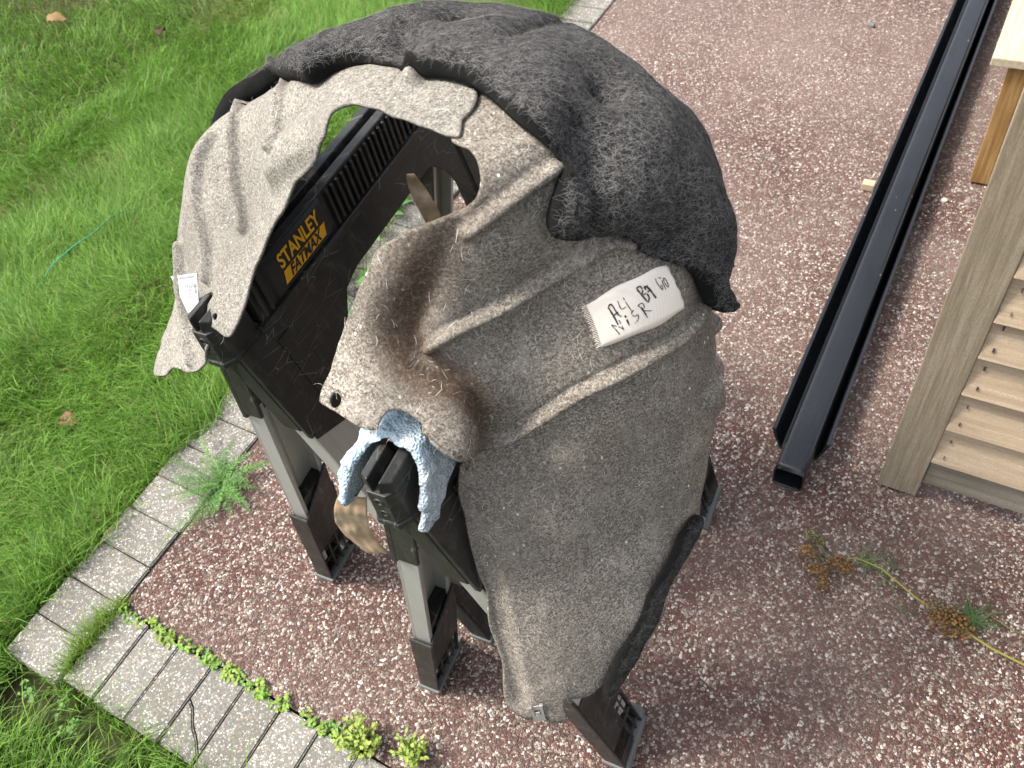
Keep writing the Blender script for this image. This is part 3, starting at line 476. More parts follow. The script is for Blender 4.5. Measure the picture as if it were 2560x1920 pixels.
# ------------------------------------------------------------------ leaf helper
def leaf_geo(o, d, up, L, W, bend=.3, n=5, fold=.15, shape=1.0):
    """curved leaf blade: vertices and faces"""
    o, d, up = Vector(o), Vector(d).normalized(), Vector(up).normalized(); s = d.cross(up).normalized(); up = s.cross(d)
    vs, fs = [], []
    for i in range(n + 1):
        t = i / n; wd = W * .5 * (math.sin(math.pi * min(1, (t * .93 + .06)) ** shape)) ; c = o + d * (L * t) + up * (-bend * L * t * t)
        for k in (-1, 0, 1): vs.append(tuple(c + s * (k * wd) + up * (abs(k) * wd * fold)))
    for i in range(n):
        for k in (0, 1): a = i * 3 + k; fs.append((a, a + 1, a + 4, a + 3))
    return vs, fs
def tri_ize(fs):
    r = []
    for f in fs:
        for k in range(1, len(f) - 1): r.append((f[0], f[k], f[k + 1]))
    return r
class PB:      # plant builder with a tint per vertex
    def __init__(s): s.v = []; s.f = []; s.t = []
    def add(s, vs, fs, tint):
        o = len(s.v); s.v += vs; s.f += [tuple(i + o for i in f) for f in tri_ize(fs)]; s.t += [tint] * len(vs)
    def leaf(s, o, d, up, L, W, tint, **k): vs, fs = leaf_geo(o, d, up, L, W, **k); s.add(vs, fs, tint)
    def tube(s, pts, r, tint, n=5): m = MB(); m.tube(pts, r, n); s.add(m.v, m.f, tint)
    def ball(s, c, r, tint, n=5):
        m = MB(); rings = []
        for i in range(1, 4):
            a = math.pi * i / 4; rings.append([(c[0] + r * math.sin(a) * math.cos(2 * math.pi * k / n), c[1] + r * math.sin(a) * math.sin(2 * math.pi * k / n), c[2] - r * math.cos(a)) for k in range(n)])
        m.loft(rings); s.add(m.v, m.f, tint)
    def build(s, name, parent=None, mat=None): return npmesh(name, s.v, s.f, mat or LEAF, parent, True, {'tint': np.array(s.t)})
def jt(c, a=.25): k = rnd.uniform(1 - a, 1 + a); return (c[0] * k * rnd.uniform(.9, 1.1), c[1] * k, c[2] * k * rnd.uniform(.85, 1.15))
# ------------------------------------------------------------------ saw horses
LEN = .66; ZT = .955
def xo(z): return .2136 - .22 * z
def ysp(y, z): return y + (.5 * LEN - y) / (.5 * LEN) * (.022) * (1 - min(z, .88) / .88)
class SB_(MB):
    def sbox(s, sx, o0, o1, y0, y1, z0, z1, z0b=None, z1b=None):
        """slanted box in the plane of a leg: offsets inwards o0..o1, y0..y1, heights z0..z1 (b: heights at y1)"""
        z0b = z0 if z0b is None else z0b; z1b = z1 if z1b is None else z1b; vs = []
        for (za, zb) in ((z0, z0b), (z1, z1b)):
            for (o, y, z) in ((o0, y0, za), (o1, y0, za), (o1, y1, zb), (o0, y1, zb)): vs.append((sx * (xo(z) - o), ysp(y, z), z))
        f = [(0, 3, 2, 1), (4, 5, 6, 7), (0, 1, 5, 4), (1, 2, 6, 5), (2, 3, 7, 6), (3, 0, 4, 7)]
        if sx < 0: f = [tuple(reversed(q)) for q in f]
        s.add(vs, f); return s
def prism_side(poly, sx, o0, o1):
    m = MB(); n = len(poly); vs = []
    for o in (o0, o1): vs += [(sx * (xo(z) - o), ysp(y, z), z) for y, z in poly]
    f = [tuple(range(n)), tuple(range(2 * n - 1, n - 1, -1))] + [(k, k + n, (k + 1) % n + n, (k + 1) % n) for k in range(n)]
    if sx < 0: f = [tuple(reversed(q)) for q in f]
    m.add(vs, f); return m
def text_mesh(body, size, extr=0.0003, bold=.0):
    cu = bpy.data.curves.new('lettering', 'FONT'); cu.body = body; cu.size = size; cu.extrude = extr; cu.offset = bold; cu.align_x = 'LEFT'
    o = bpy.data.objects.new('lettering', cu); COL.objects.link(o); dg = bpy.context.evaluated_depsgraph_get(); dg.update()
    me = bpy.data.meshes.new_from_object(o.evaluated_get(dg)); v = np.array([tuple(p.co) for p in me.vertices]); f = [tuple(p.vertices) for p in me.polygons]
    bpy.data.objects.remove(o); bpy.data.curves.remove(cu); bpy.data.meshes.remove(me); return v, f
def make_sawhorse(label):
    root = thing('sawhorse', label, 'sawhorse', 'pair of folding sawhorses')
    # beam: top with a groove, ribbed sides
    prof = [(-.026, .880), (-.023, ZT), (-.007, ZT), (-.004, ZT - .02), (.004, ZT - .02), (.007, ZT), (.023, ZT), (.026, .880)]
    b = MB(); b.loft([[(x, y, z) for x, z in prof] for y in (.055, LEN - .055)])
    LY0, LY1 = .094, .236
    y = .062
    while y < LEN - .06:
        for sx in (-1, 1):
            if not (LY0 - .012 < y < LY1 + .006):
                m = .0305 if sx > 0 else .0305
                b.add([(sx * .0250, y, .890), (sx * .0310, y, .890), (sx * .0310, y + .0055, .890), (sx * .0250, y + .0055, .890), (sx * .0225, y, ZT - .005), (sx * .0285, y, ZT - .005), (sx * .0285, y + .0055, ZT - .005), (sx * .0225, y + .0055, ZT - .005)],
                      [(0, 3, 2, 1), (4, 5, 6, 7), (0, 1, 5, 4), (1, 2, 6, 5), (2, 3, 7, 6), (3, 0, 4, 7)] if sx > 0 else [(1, 2, 3, 0), (7, 6, 5, 4), (4, 5, 1, 0), (5, 6, 2, 1), (6, 7, 3, 2), (7, 4, 0, 3)])
        y += .0135
    for sx in (-1, 1):   # ledge under the ribs and strip along the top
        b.add([(sx * .020, .045, .874), (sx * .035, .045, .874), (sx * .035, LEN - .045, .874), (sx * .020, LEN - .045, .874), (sx * .020, .045, .887), (sx * .033, .045, .887), (sx * .033, LEN - .045, .887), (sx * .020, LEN - .045, .887)],
              [(0, 3, 2, 1), (4, 5, 6, 7), (0, 1, 5, 4), (1, 2, 6, 5), (2, 3, 7, 6), (3, 0, 4, 7)])
    b.build('beam', PLASTIC, root, bevel=.0012, seg=1)
    # end caps
    for e in (0, 1):
        c = MB(); yy = (lambda v: v) if e == 0 else (lambda v: LEN - v)
        plan = [(-.012, -.020), (.012, -.020), (.0215, -.007), (.0215, .045), (-.0215, .045), (-.0215, -.007)]
        def ring(k, z, dx=0): return [(x * k + dx, yy(yv * k if yv < 0 else yv), z) for x, yv in plan]
        rings = [ring(1.14, .874), ring(1.14, .882), ring(1.02, .884), ring(1.0, .91), ring(.95, ZT - .018)]
        if e: rings = [list(reversed(r)) for r in rings]
        c.loft(rings); c.build('end_cap', PLASTIC, root, bevel=.0012)
        for (x0, x1) in ((-.0205, -.0032), (.0032, .0205)):   # jaw blocks on top of the cap
            k = MB(); xi = x0 if x0 > 0 else x1; xw = x1 if x0 > 0 else x0
            r0 = [(xi, yy(-.018), ZT - .020), (xw, yy(-.010), ZT - .020), (xw, yy(.034), ZT - .020), (xi, yy(.034), ZT - .020)]
            r1 = [(xi + (.004 if xi > 0 else -.004), yy(-.016), ZT + .002), (xw * .93, yy(-.008), ZT - .002), (xw * .93, yy(.031), ZT - .002), (xi + (.004 if xi > 0 else -.004), yy(.031), ZT + .002)]
            if (xi > 0) == (e == 0): pass
            else: r0, r1 = list(reversed(r0)), list(reversed(r1))
            k.loft([r0, r1]); k.build('jaw_block', PLASTIC, root, bevel=.002)
        for zz in (.922, .899):
            s = MB(); yf = -.0195
            for r0_, r1_, d0, d1 in ((.0078, .0052, -.0004, -.0022),):
                s.loft([[(r * math.cos(a), yy(yf + dd), zz + r * math.sin(a)) for a in [2 * math.pi * q / 14 * (1 if e else -1) for q in range(14)]] for r, dd in ((.0062, .001), (.0058, -.0014), (.0040, -.0014), (.0036, .0004), (.0005, .0004))])
            s.build('bolt', PLASTIC, root, smooth=False)
    # side aprons with an arch, upper leg sleeves
    ap = [(.004, .878), (LEN - .004, .878), (LEN - .004, .71), (LEN - .090, .69), (LEN - .118, .735), (LEN - .140, .785), (LEN - .170, .815), (.245, .815), (.205, .806), (.178, .775), (.155, .725), (.140, .668), (.090, .655), (.004, .69)]
    for sx in (-1, 1):
        prism_side(ap, sx, -.0035, .0045).build('apron', PLASTIC, root, bevel=.001, seg=1)
    for sx in (-1, 1):
        for e in (0, 1):
            Yf = (lambda a, bb: (a, bb)) if e == 0 else (lambda a, bb: (LEN - bb, LEN - a))
            zf = (lambda a, bb: (a, bb)) if e == 0 else (lambda a, bb: (bb, a))
            s = SB_()
            s.sbox(sx, -.0055, .004, *Yf(-.003, .092), .70, .876)
            s.sbox(sx, .004, .036, *Yf(-.004, .003), .715, .874)
            s.sbox(sx, .004, .032, *Yf(.086, .093), .66, .80)
            s.sbox(sx, -.0085, -.0055, *Yf(.055, .088), .70, .85)
            s.build('leg_sleeve', PLASTIC, root, bevel=.0015, seg=1)
            leg = SB_()
            leg.sbox(sx, .000, .0028, *Yf(.003, .086), .11, .74)
            leg.sbox(sx, .0028, .031, *Yf(.003, .0058), .11, .74)
            leg.sbox(sx, .0028, .031, *Yf(.0832, .086), .11, .74)
            leg.sbox(sx, .0262, .031, *Yf(.0058, .0125), .11, .74)
            leg.sbox(sx, .0262, .031, *Yf(.0765, .0832), .11, .74)
            leg.sbox(sx, -.0022, .000, *Yf(.003, .022), .11, .74); leg.sbox(sx, -.0022, .000, *Yf(.067, .086), .11, .74)
            leg.sbox(sx, .0028, .0045, *Yf(.040, .049), .11, .74)
            leg.build('leg', ALU, root, bevel=.0006, seg=1)
            ft = SB_(); z1a, z1b = zf(.335, .42)
            ft.sbox(sx, -.006, .0, *Yf(-.001, .058), .05, .30); ft.sbox(sx, -.006, .0, *Yf(.058, .090), .165, .30)   # outer plate
            ft.sbox(sx, .031, .0365, *Yf(-.001, .090), .165, z1a, .165, z1b)         # inner plate with a sloping top
            ft.sbox(sx, -.006, .0365, *Yf(-.006, -.001), .012, .335); ft.sbox(sx, -.006, .0365, *Yf(.090, .095), .012, .335)
            for yb in (.026, .052, .072): ft.sbox(sx, -.004, .034, *Yf(yb, yb + .005), .02, .165)
            for zb in (.03, .085, .135): ft.sbox(sx, -.003, .030, *Yf(-.001, .090), zb, zb + .007)
            ft.sbox(sx, -.006, -.001, *Yf(-.001, .050), .02, .10); ft.sbox(sx, .006, .030, *Yf(.028, .036), .17, .36)
            ft.sbox(sx, .0035, .0285, *Yf(.0062, .0828), .33, .39)
            ft.build('leg_end', PLASTIC, root, bevel=.0015, seg=1)
            fp = SB_(); fp.sbox(sx, -.010, .040, *Yf(-.010, .106), .001, .016); fp.sbox(sx, -.008, .036, *Yf(.094, .113), .016, .034)
            fp.build('foot', RUBBER, root, bevel=.003)
    for e in (0, 1):       # folding spreader between the legs of each end
        y0, y1 = (.094, .150) if e == 0 else (LEN - .150, LEN - .094); s = MB(); x = xo(.45) - .006
        s.box((-x, y0, .452), (x, y1, .462)); s.box((-x, y0, .425), (x, y0 + .005, .452)); s.box((-x, y1 - .005, .425), (x, y1, .452))
        for q in (-1, 1):
            for k in range(3): s.box((q * (x - .012 - k * .012) - .003, y0 + .008, .462), (q * (x - .012 - k * .012) + .003, y1 - .008, .470))
        s.build('spreader', RUBBER, root, bevel=.0015, seg=1)
    # name plate with lettering on the right-hand side of the beam
    tilt = math.atan2(.004, .083)
    def side(u, v, d=0.0): z = .889 + v; return (.0255 - (z - .880) * .04 + d, LY0 + u, z)
    p = MB(); p.loft([[side(0, 0, .0005), side(LY1 - LY0, 0, .0005), side(LY1 - LY0, .062, .0005), side(0, .062, .0005)], [side(.004, .004, .0045), side(LY1 - LY0 - .004, .004, .0045), side(LY1 - LY0 - .004, .058, .0045), side(.004, .058, .0045)]])
    plate = p.build('name_plate', BLACKP, root)
    def put(v, f, name, mat, d): m = MB(); m.add([side(a[0], a[1], d + a[2]) for a in v], f); return m.build(name, mat, plate)
    v, f = text_mesh('STANLEY', .0315, .0002, .0007); v[:, 0] = (v[:, 0] - v[:, 0].min()) / np.ptp(v[:, 0]) * .098 + .027; v[:, 1] = v[:, 1] - v[:, 1].min() + .0335
    put(v, f, 'lettering', YELLOW, .0052)
    m = MB(); m.add([side(.022, .0100, .0050), side(.125, .0100, .0050), side(.131, .0290, .0050), side(.028, .0290, .0050)], [(0, 1, 2, 3)]); m.build('logo_bar', YELLOW, plate)
    v, f = text_mesh('FATMAX', .0225, .0002, .0006); v[:, 0] = (v[:, 0] - v[:, 0].min()) / np.ptp(v[:, 0]) * .076 + .038; v[:, 1] = v[:, 1] - v[:, 1].min() + .0118; v[:, 0] += (v[:, 1] - .0118) * .3
    put(v, f, 'lettering', BLACKP, .0054)
    return root
def copy_tree(o, parent=None):
    c = o.copy(); COL.objects.link(c); c.parent = parent
    for ch in [k for k in bpy.data.objects if k.parent is o]: copy_tree(ch, c)
    return c
s1 = make_sawhorse('sawhorse with the yellow lettering, beside the lawn under the light side of the liner')
s2 = copy_tree(s1); s2['label'] = 'sawhorse with blue foam over its near end, under the soiled side of the liner'
s1.location = (-.778, .385, 0); s1.rotation_euler = (0, 0, math.radians(4.6))
s2.location = (-.432, .284, 0); s2.rotation_euler = (0, 0, math.radians(5))
def on2(p): return s2.matrix_basis @ Vector(p)
# ------------------------------------------------------------------ wheel arch liner
CCv = np.array(CC); RBU = np.array(RB_U); RBW = np.array(RB_W)
def rad(u): return np.linalg.norm(u[:, None] - RBU[None], axis=2) ** 3 @ RBW[:-4] + RBW[-4] + u @ RBW[-3:]
AX = np.array([.42, -.42, .80]); AX /= np.linalg.norm(AX); AE1 = np.cross(AX, [0, 0, 1.]); AE1 /= np.linalg.norm(AE1); AE2 = np.cross(AX, AE1)
def tochart(P):
    d = np.atleast_2d(np.asarray(P, float)) - CCv; u = d / np.linalg.norm(d, axis=1)[:, None]; al = np.arccos(np.clip(u @ AX, -1, 1)); sn = np.maximum(np.sin(al), 1e-6)
    return np.c_[al * (u @ AE1) / sn, al * (u @ AE2) / sn]
def fromchart(q):
    al = np.linalg.norm(q, axis=1); k = np.where(al > 1e-6, np.sin(al) / np.maximum(al, 1e-6), 1.)
    return np.cos(al)[:, None] * AX + (k * q[:, 0])[:, None] * AE1 + (k * q[:, 1])[:, None] * AE2
def inside(q, poly):
    x, y = q[:, 0], q[:, 1]; r = np.zeros(len(q), bool); n = len(poly)
    for i in range(n):
        (x0, y0), (x1, y1) = poly[i], poly[i - 1]
        c = ((y0 > y) != (y1 > y)) & (x < (x1 - x0) * (y - y0) / (y1 - y0 + 1e-15) + x0); r ^= c
    return r
def patch(outline, step, sub=4, holes=()):
    """triangulate the region of the dome inside an outline; returns unit directions, triangles, boundary loops"""
    ol = catmull(tochart(outline), sub)
    seg = [0]
    for i in range(1, len(ol)):
        if np.linalg.norm(ol[i] - ol[seg[-1]]) > step * .35: seg.append(i)
    if np.linalg.norm(ol[seg[-1]] - ol[0]) < step * .3: seg.pop()
    ol = ol[seg]
    lo, hi = ol.min(0), ol.max(0); gx, gy = np.meshgrid(np.arange(lo[0], hi[0], step), np.arange(lo[1], hi[1], step * .866)); gx[1::2] += step * .5
    gp = np.c_[gx.ravel(), gy.ravel()]; gp = gp[inside(gp, ol)]
    L3 = np.c_[ol, 0 * ol[:, 0]]; d, _ = polydist(np.c_[gp, 0 * gp[:, 0]], np.vstack([L3, L3[:1]])); gp = gp[d > step * .45]
    hl = []
    for r, c in holes:
        qc = tochart([c])[0]; rr = r / max(np.linalg.norm(np.array(c) - CCv), .1)
        gp = gp[np.linalg.norm(gp - qc, axis=1) > rr * 1.35]; hl.append((qc, rr, np.array([qc + rr * np.array([math.cos(a), math.sin(a)]) for a in np.arange(14) / 14 * 2 * math.pi])))
    verts = [ol] + [h[2] for h in hl] + [gp]; n0 = len(ol); V = np.vstack(verts)
    E = [(i, (i + 1) % n0) for i in range(n0)]; o = n0
    for h in hl: m = len(h[2]); E += [(o + i, o + (i + 1) % m) for i in range(m)]; o += m
    r = delaunay_2d_cdt([Vector(p) for p in V], E, [], 1, 1e-6)
    V2 = np.array([tuple(p) for p in r[0]]); F = np.array([f for f in r[2] if len(f) == 3])
    cen = V2[F].mean(1); k = inside(cen, ol)
    for qc, rr, _ in hl: k &= np.linalg.norm(cen - qc, axis=1) > rr * .97
    F = F[k]; used = np.unique(F); mp = -np.ones(len(V2), int); mp[used] = np.arange(len(used)); F = mp[F]; V2 = V2[used]
    u = fromchart(V2)
    a, b, c = u[F[:, 0]], u[F[:, 1]], u[F[:, 2]]; fl = np.einsum('ij,ij->i', np.cross(b - a, c - a), a) < 0; F[fl] = F[fl][:, ::-1]
    return u, F, V2, ol
def vnormals(P, F):
    n = np.cross(P[F[:, 1]] - P[F[:, 0]], P[F[:, 2]] - P[F[:, 0]]); N = np.zeros_like(P)
    for k in range(3): np.add.at(N, F[:, k], n)
    return N / np.maximum(np.linalg.norm(N, axis=1), 1e-12)[:, None]
def bedges(F):
    E = np.vstack([F[:, [0, 1]], F[:, [1, 2]], F[:, [2, 0]]]); key = {(int(a), int(b)) for a, b in E}
    return np.array([(a, b) for a, b in key if (b, a) not in key])
def solid(top, bot, F, rim_round=0.0):
    n = len(top); B = bedges(F); V = np.vstack([top, bot]); T = [F, F[:, ::-1] + n]
    if rim_round > 0:
        mid = (top[B] + bot[B]) / 2
        bi = np.unique(B); mp = -np.ones(n, int); mp[bi] = np.arange(len(bi))
        cen = np.zeros((n, 3)); cnt = np.zeros(n)            # outward direction at each rim vertex: away from its inner neighbours
        for tri in (F[:, [0, 1, 2]], F[:, [1, 2, 0]], F[:, [2, 0, 1]]):
            np.add.at(cen, tri[:, 0], top[tri[:, 1]] + top[tri[:, 2]]); np.add.at(cnt, tri[:, 0], 2)
        outw = top - cen / np.maximum(cnt, 1)[:, None]; outw /= np.maximum(np.linalg.norm(outw, axis=1), 1e-9)[:, None]
        m = (top[bi] * .5 + bot[bi] * .5) + outw[bi] * (np.linalg.norm(top[bi] - bot[bi], axis=1) * rim_round)[:, None]
        V = np.vstack([V, m]); a, b = B[:, 0], B[:, 1]; ma, mb = 2 * n + mp[a], 2 * n + mp[b]
        T += [np.c_[b, a, ma], np.c_[b, ma, mb], np.c_[mb, ma, a + n], np.c_[mb, a + n, b + n]]
    else: a, b = B[:, 0], B[:, 1]; T += [np.c_[b, a, a + n], np.c_[b, a + n, b + n]]
    return V, np.vstack(T), B
crease_c = tochart(L_CREASE); fl_c = tochart(L_FLANGE_IN)
def relief(P, q):
    """pressed ribs, the raised flange beside the crease, slight unevenness; also the dirt that has gathered in the crease"""
    h = np.zeros(len(P))
    for hh, ww, L in L_RIBS:
        d, t = polydist(P, catmull(L, 4, False)); x = d / ww
        h += hh * np.exp(-(x ** 2) ** 1.7) - hh * .12 * np.exp(-((x - 1.7) / .45) ** 2)
    C3 = np.c_[crease_c, 0 * crease_c[:, 0]]; Cd = catmull(C3, 4, False); d, t = polydist(np.c_[q, 0 * q[:, 0]], Cd)
    i = np.clip((t * (len(Cd) - 1)).astype(int), 0, len(Cd) - 2); tg = Cd[i + 1] - Cd[i]; v = np.c_[q, 0 * q[:, 0]] - Cd[i]
    sgn = np.sign(tg[:, 0] * v[:, 1] - tg[:, 1] * v[:, 0])
    f3 = np.c_[fl_c, 0 * fl_c[:, 0]]; fd, ft = polydist(f3, Cd); fi = np.clip((ft * (len(Cd) - 1)).astype(int), 0, len(Cd) - 2); ftg = Cd[fi + 1] - Cd[fi]; fv = f3 - Cd[fi]
    side = np.sign(np.sum(np.sign(ftg[:, 0] * fv[:, 1] - ftg[:, 1] * fv[:, 0])))
    m = sgn * side; dd = d * m; taper = np.clip(t / .25, 0, 1) ** .7
    fade = np.exp(-np.clip(d - .35, 0, None) ** 2 / .04)
    s = np.clip((dd - .0) / .13, 0, 1); s = s * s * (3 - 2 * s); endf = np.where((t > .002) & (t < .998), 1., np.exp(-(d / .12) ** 2))
    h += .024 * s * taper * fade * endf - .011 * np.exp(-((dd - .0) / .045) ** 2) * taper
    stain = np.exp(-((dd - .03) / .075) ** 2) * (.35 + .75 * np.clip(t * 6, 0, 1)) * endf
    h += (vnoise(P, 22, 1) - .5) * .004 + (vnoise(P, 60, 2) - .5) * .0015
    return h, stain
def fibres(name, P, N, F, n, lmin, lmax, wd, mat, parent, lift=.0006, curl=1.3, seg=4, along=None):
    A = np.linalg.norm(np.cross(P[F[:, 1]] - P[F[:, 0]], P[F[:, 2]] - P[F[:, 0]]), axis=1); pr = A / A.sum(); f = nrs.choice(len(F), n, p=pr)
    r1 = np.sqrt(nrs.uniform(0, 1, n)); r2 = nrs.uniform(0, 1, n); w0, w1, w2 = 1 - r1, r1 * (1 - r2), r1 * r2
    c = P[F[f, 0]] * w0[:, None] + P[F[f, 1]] * w1[:, None] + P[F[f, 2]] * w2[:, None]; nn = N[F[f, 0]]
    rv = nrs.normal(0, 1, (n, 3))
    if along is not None: rv = rv * .55 + np.array(along) * np.sign(nrs.normal(0, 1, n))[:, None]
    d = rv - np.einsum('ij,ij->i', rv, nn)[:, None] * nn; d /= np.linalg.norm(d, axis=1)[:, None]; s = np.cross(nn, d)
    L = nrs.uniform(lmin, lmax, n); k = nrs.uniform(-curl, curl, n); V = []; a = np.zeros(n); p = c + nn * (lift + nrs.uniform(0, lift, n))[:, None]
    lift_end = nrs.uniform(-.2, 1.0, n) ** 3 * .55
    for i in range(seg + 1):
        t = i / seg; dirn = d * np.cos(a)[:, None] + s * np.sin(a)[:, None]; sd_ = np.cross(nn, dirn)
        wv = wd * (1 - .6 * abs(2 * t - 1)); V += [p + sd_ * wv, p - sd_ * wv]
        p = p + dirn * (L / seg)[:, None] + nn * (lift_end * L / seg * t)[:, None]; a = a + k / seg * 1.6
    nv = 2 * (seg + 1); VV = np.stack(V, 1).reshape(-1, 3); b = np.arange(n) * nv
    Q = np.vstack([np.c_[b + 2 * i, b + 2 * i + 1, b + 2 * i + 3, b + 2 * i + 2] for i in range(seg)])
    return stuff(npmesh(name, VV, Q, mat, parent, True))
liner = thing('wheel_arch_liner', 'grey felt car wheel arch liner lying over the two sawhorses', 'wheel liner')
TH = .0032
FIBW = m_fibre('white_fibre', (.64, .60, .53))
def shell(outline, mat, dr, holes, label, nf, dirt0, nstreak):
    u, F, q, ol = patch(outline, .0092, 4, holes); r = rad(u) + dr; P = CCv + u * r[:, None]; N = vnormals(P, F); h, stn = relief(P, q)
    top = P + N * h[:, None]; N2 = vnormals(top, F); bot = top - N2 * TH
    st = np.clip(stn * .95 + dirt0 * np.clip(vnoise(P, 7, 6) - .35, 0, 1), 0, .9)
    V, T, B = solid(top, bot, F)
    o = npmesh('shell', V, T, mat, liner, True, {'stain': np.r_[st, np.clip(st + .25, 0, 1)]}); o['label'] = label
    fibres('fibres', top, N2, F, nf, .004, .018, .00009, FIB, o); fibres('fibres', top, N2, F, nstreak, .004, .014, .00022, FIBW, o, .0008, .8, 4, (0, 0, 1.2))
    return o, top, N2, F
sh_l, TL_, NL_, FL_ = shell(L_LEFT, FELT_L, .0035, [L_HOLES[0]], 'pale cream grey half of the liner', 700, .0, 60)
sh_r, TR_, NR_, FR_ = shell(L_RIGHT, FELT_R, -.001, [L_HOLES[1], L_HOLES[2]], 'soiled half of the liner, toned darker as its shaded side, with three long ribs', 1100, .25, 650)
def pad(outline, base, puff, dims, wr, nf, label, lift=.002, seed=0, rim=.10):
    u, F, q, ol = patch(outline, .014, 4); r = rad(u) + lift; P = CCv + u * r[:, None]; N = vnormals(P, F)
    hr, _ = relief(P, q); P = P + N * (np.clip(hr, -.002, .02) * .5)[:, None]
    bl = catmull(outline, 4); d, _ = polydist(P, np.vstack([CCv + (fromchart(ol) * (rad(fromchart(ol)) + lift)[:, None]), (CCv + fromchart(ol[:1]) * (rad(fromchart(ol[:1])) + lift)[:, None])]))
    th = base + puff * (.55 * (1 - np.exp(-(d / .007) ** 1.6)) + .45 * (1 - np.exp(-(d / .035) ** 1.6)))
    for c in dims: dc = np.linalg.norm(P - np.array(c), axis=1); th -= puff * .85 * np.exp(-(dc / .032) ** 2) + puff * 1.2 * np.exp(-(dc / .010) ** 2)
    for L in wr: dd, t = polydist(P, L); th -= puff * .55 * np.exp(-(dd / .009) ** 1.4)
    th += (vnoise(P, 14, seed + 1) - .5) * .012 + (vnoise(P, 40, seed + 2) - .5) * .005 + (vnoise(P, 110, seed + 3) - .5) * .0022
    th = np.maximum(th, .004)
    # the wadding curls up off the shell here and there along its rim
    curl = np.clip(vnoise(P, 13, seed + 5) - .45, 0, 1) * .018 * np.exp(-(d / .016) ** 2); top = P + N * (th + curl)[:, None]; bot = P + N * (curl * .8 + (vnoise(P, 50, seed) - .5) * .002)[:, None]
    V, T, B = solid(top, bot, F, rim)
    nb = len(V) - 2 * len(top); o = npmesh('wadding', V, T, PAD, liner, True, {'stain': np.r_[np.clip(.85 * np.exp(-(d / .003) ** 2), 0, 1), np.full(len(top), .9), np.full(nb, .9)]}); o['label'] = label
    N2 = vnormals(top, F); fibres('fibres', top, N2, F, nf, .004, .013, .00007, FIB2, o, .0006, .8, 3, (.6, .3, .0)); 
    return o
pad(L_PAD, .017, .024, L_DIM, L_WRINK, 42000, 'thick dark grey wadding quilted over the crown of the liner')
pad(L_PAD2, .022, .010, [], [], 4000, 'narrow dark wadding strip on the far left side', seed=20)
pad(L_PAD3, .010, .004, [], [], 900, 'black wadding strip along the lower right edge', seed=30)
# masking tape with handwriting, stuck on the soiled half
t4 = np.array(L_TAPE4)
def surf(u, v, t4, lift):
    p = (t4[0] * (1 - u) + t4[1] * u) * (1 - v) + (t4[3] * (1 - u) + t4[2] * u) * v
    d = p - CCv; uu = d / np.linalg.norm(d); P = CCv + uu * rad(uu[None])[0]
    j = np.argmin(np.sum((TR_ - P) ** 2, 1)); w_ = np.argsort(np.sum((TR_ - P) ** 2, 1))[:10]; n = NR_[w_].mean(0); n /= np.linalg.norm(n)
    off = np.average((TR_[w_] - P) @ n, weights=1 / (np.linalg.norm(TR_[w_] - P, axis=1) + .002)); return P + n * (off + lift), n
nu, nv_ = 30, 14; G_ = []
for j in range(nv_ + 1):
    for i in range(nu + 1):
        u_, v_ = i / nu, j / nv_
        uo = u_ + (.010 * math.sin(v_ * 23) + .012 * math.sin(v_ * 9 + 1) if i == nu else 0); vo = v_ + (.018 * math.sin(u_ * 12 + 1) * (1 if j in (0, nv_) else 0))
        if j == 0: vo -= .05 * math.sin(u_ * 3.1)
        if j == nv_: vo += .06 * math.sin(u_ * 3.1)
        G_.append(surf(uo, vo, t4, .0016)[0])
m = MB(); m.add(G_, [(j * (nu + 1) + i, (j + 1) * (nu + 1) + i, (j + 1) * (nu + 1) + i + 1, j * (nu + 1) + i + 1) for j in range(nv_) for i in range(nu)])
tp = m.build('masking_tape', CLOTH, liner, smooth=True); tp['label'] = 'pale tape with black handwriting stuck on the soiled half'
sm = tp.modifiers.new('thickness', 'SOLIDIFY'); sm.thickness = .0006; sm.offset = 1
m = MB()       # frayed end of the tape: a row of short threads
for k in range(26):
    v_ = (k + .5) / 26; a, _ = surf(-.0, v_, t4, .0014); b, _ = surf(-.040 - rnd.uniform(0, .02), v_ + rnd.uniform(-.008, .008), t4, .0012); m.tube([tuple(a), tuple(b)], .00045, 4)
m.build('frayed_thread', CLOTH, tp)
# pen strokes (u across the tape, v down it)
STR = [
 [(.175, .30, .0), (.175, .72, 1)], [(.165, .24), (.20, .20), (.215, .50), (.235, .60)], [(.165, .24), (.175, .50), (.185, .80)], [(.17, .50), (.225, .46)],
 [(.265, .20), (.262, .42), (.31, .42)], [(.325, .18), (.330, .40), (.345, .62)],
 [(.485, .12), (.505, .34), (.53, .56)], [(.485, .12), (.53, .10), (.535, .22), (.505, .33), (.555, .34), (.565, .48), (.53, .57)],
 [(.60, .22), (.57, .16), (.575, .30), (.605, .30), (.60, .16), (.625, .42), (.64, .56)],
 [(.745, .10), (.735, .20), (.745, .36), (.765, .44), (.775, .34), (.755, .32)], [(.785, .12), (.815, .16), (.805, .32), (.805, .47)], [(.79, .30), (.82, .28)], [(.845, .18), (.83, .30), (.845, .44), (.865, .40), (.865, .22), (.845, .18)],
 [(.13, .70), (.165, .96), (.17, 1.02)], [(.13, .70), (.19, .84), (.215, .94)], [(.205, .66), (.215, .94)], [(.27, .62), (.275, .94)],
 [(.37, .58), (.335, .62), (.345, .74), (.385, .74), (.375, .86), (.33, .92)],
 [(.42, .52), (.45, .72), (.47, .92)], [(.42, .52), (.47, .52), (.475, .64), (.445, .68), (.49, .76), (.535, .80)], [(.44, .60), (.465, .84)]]
m = MB()
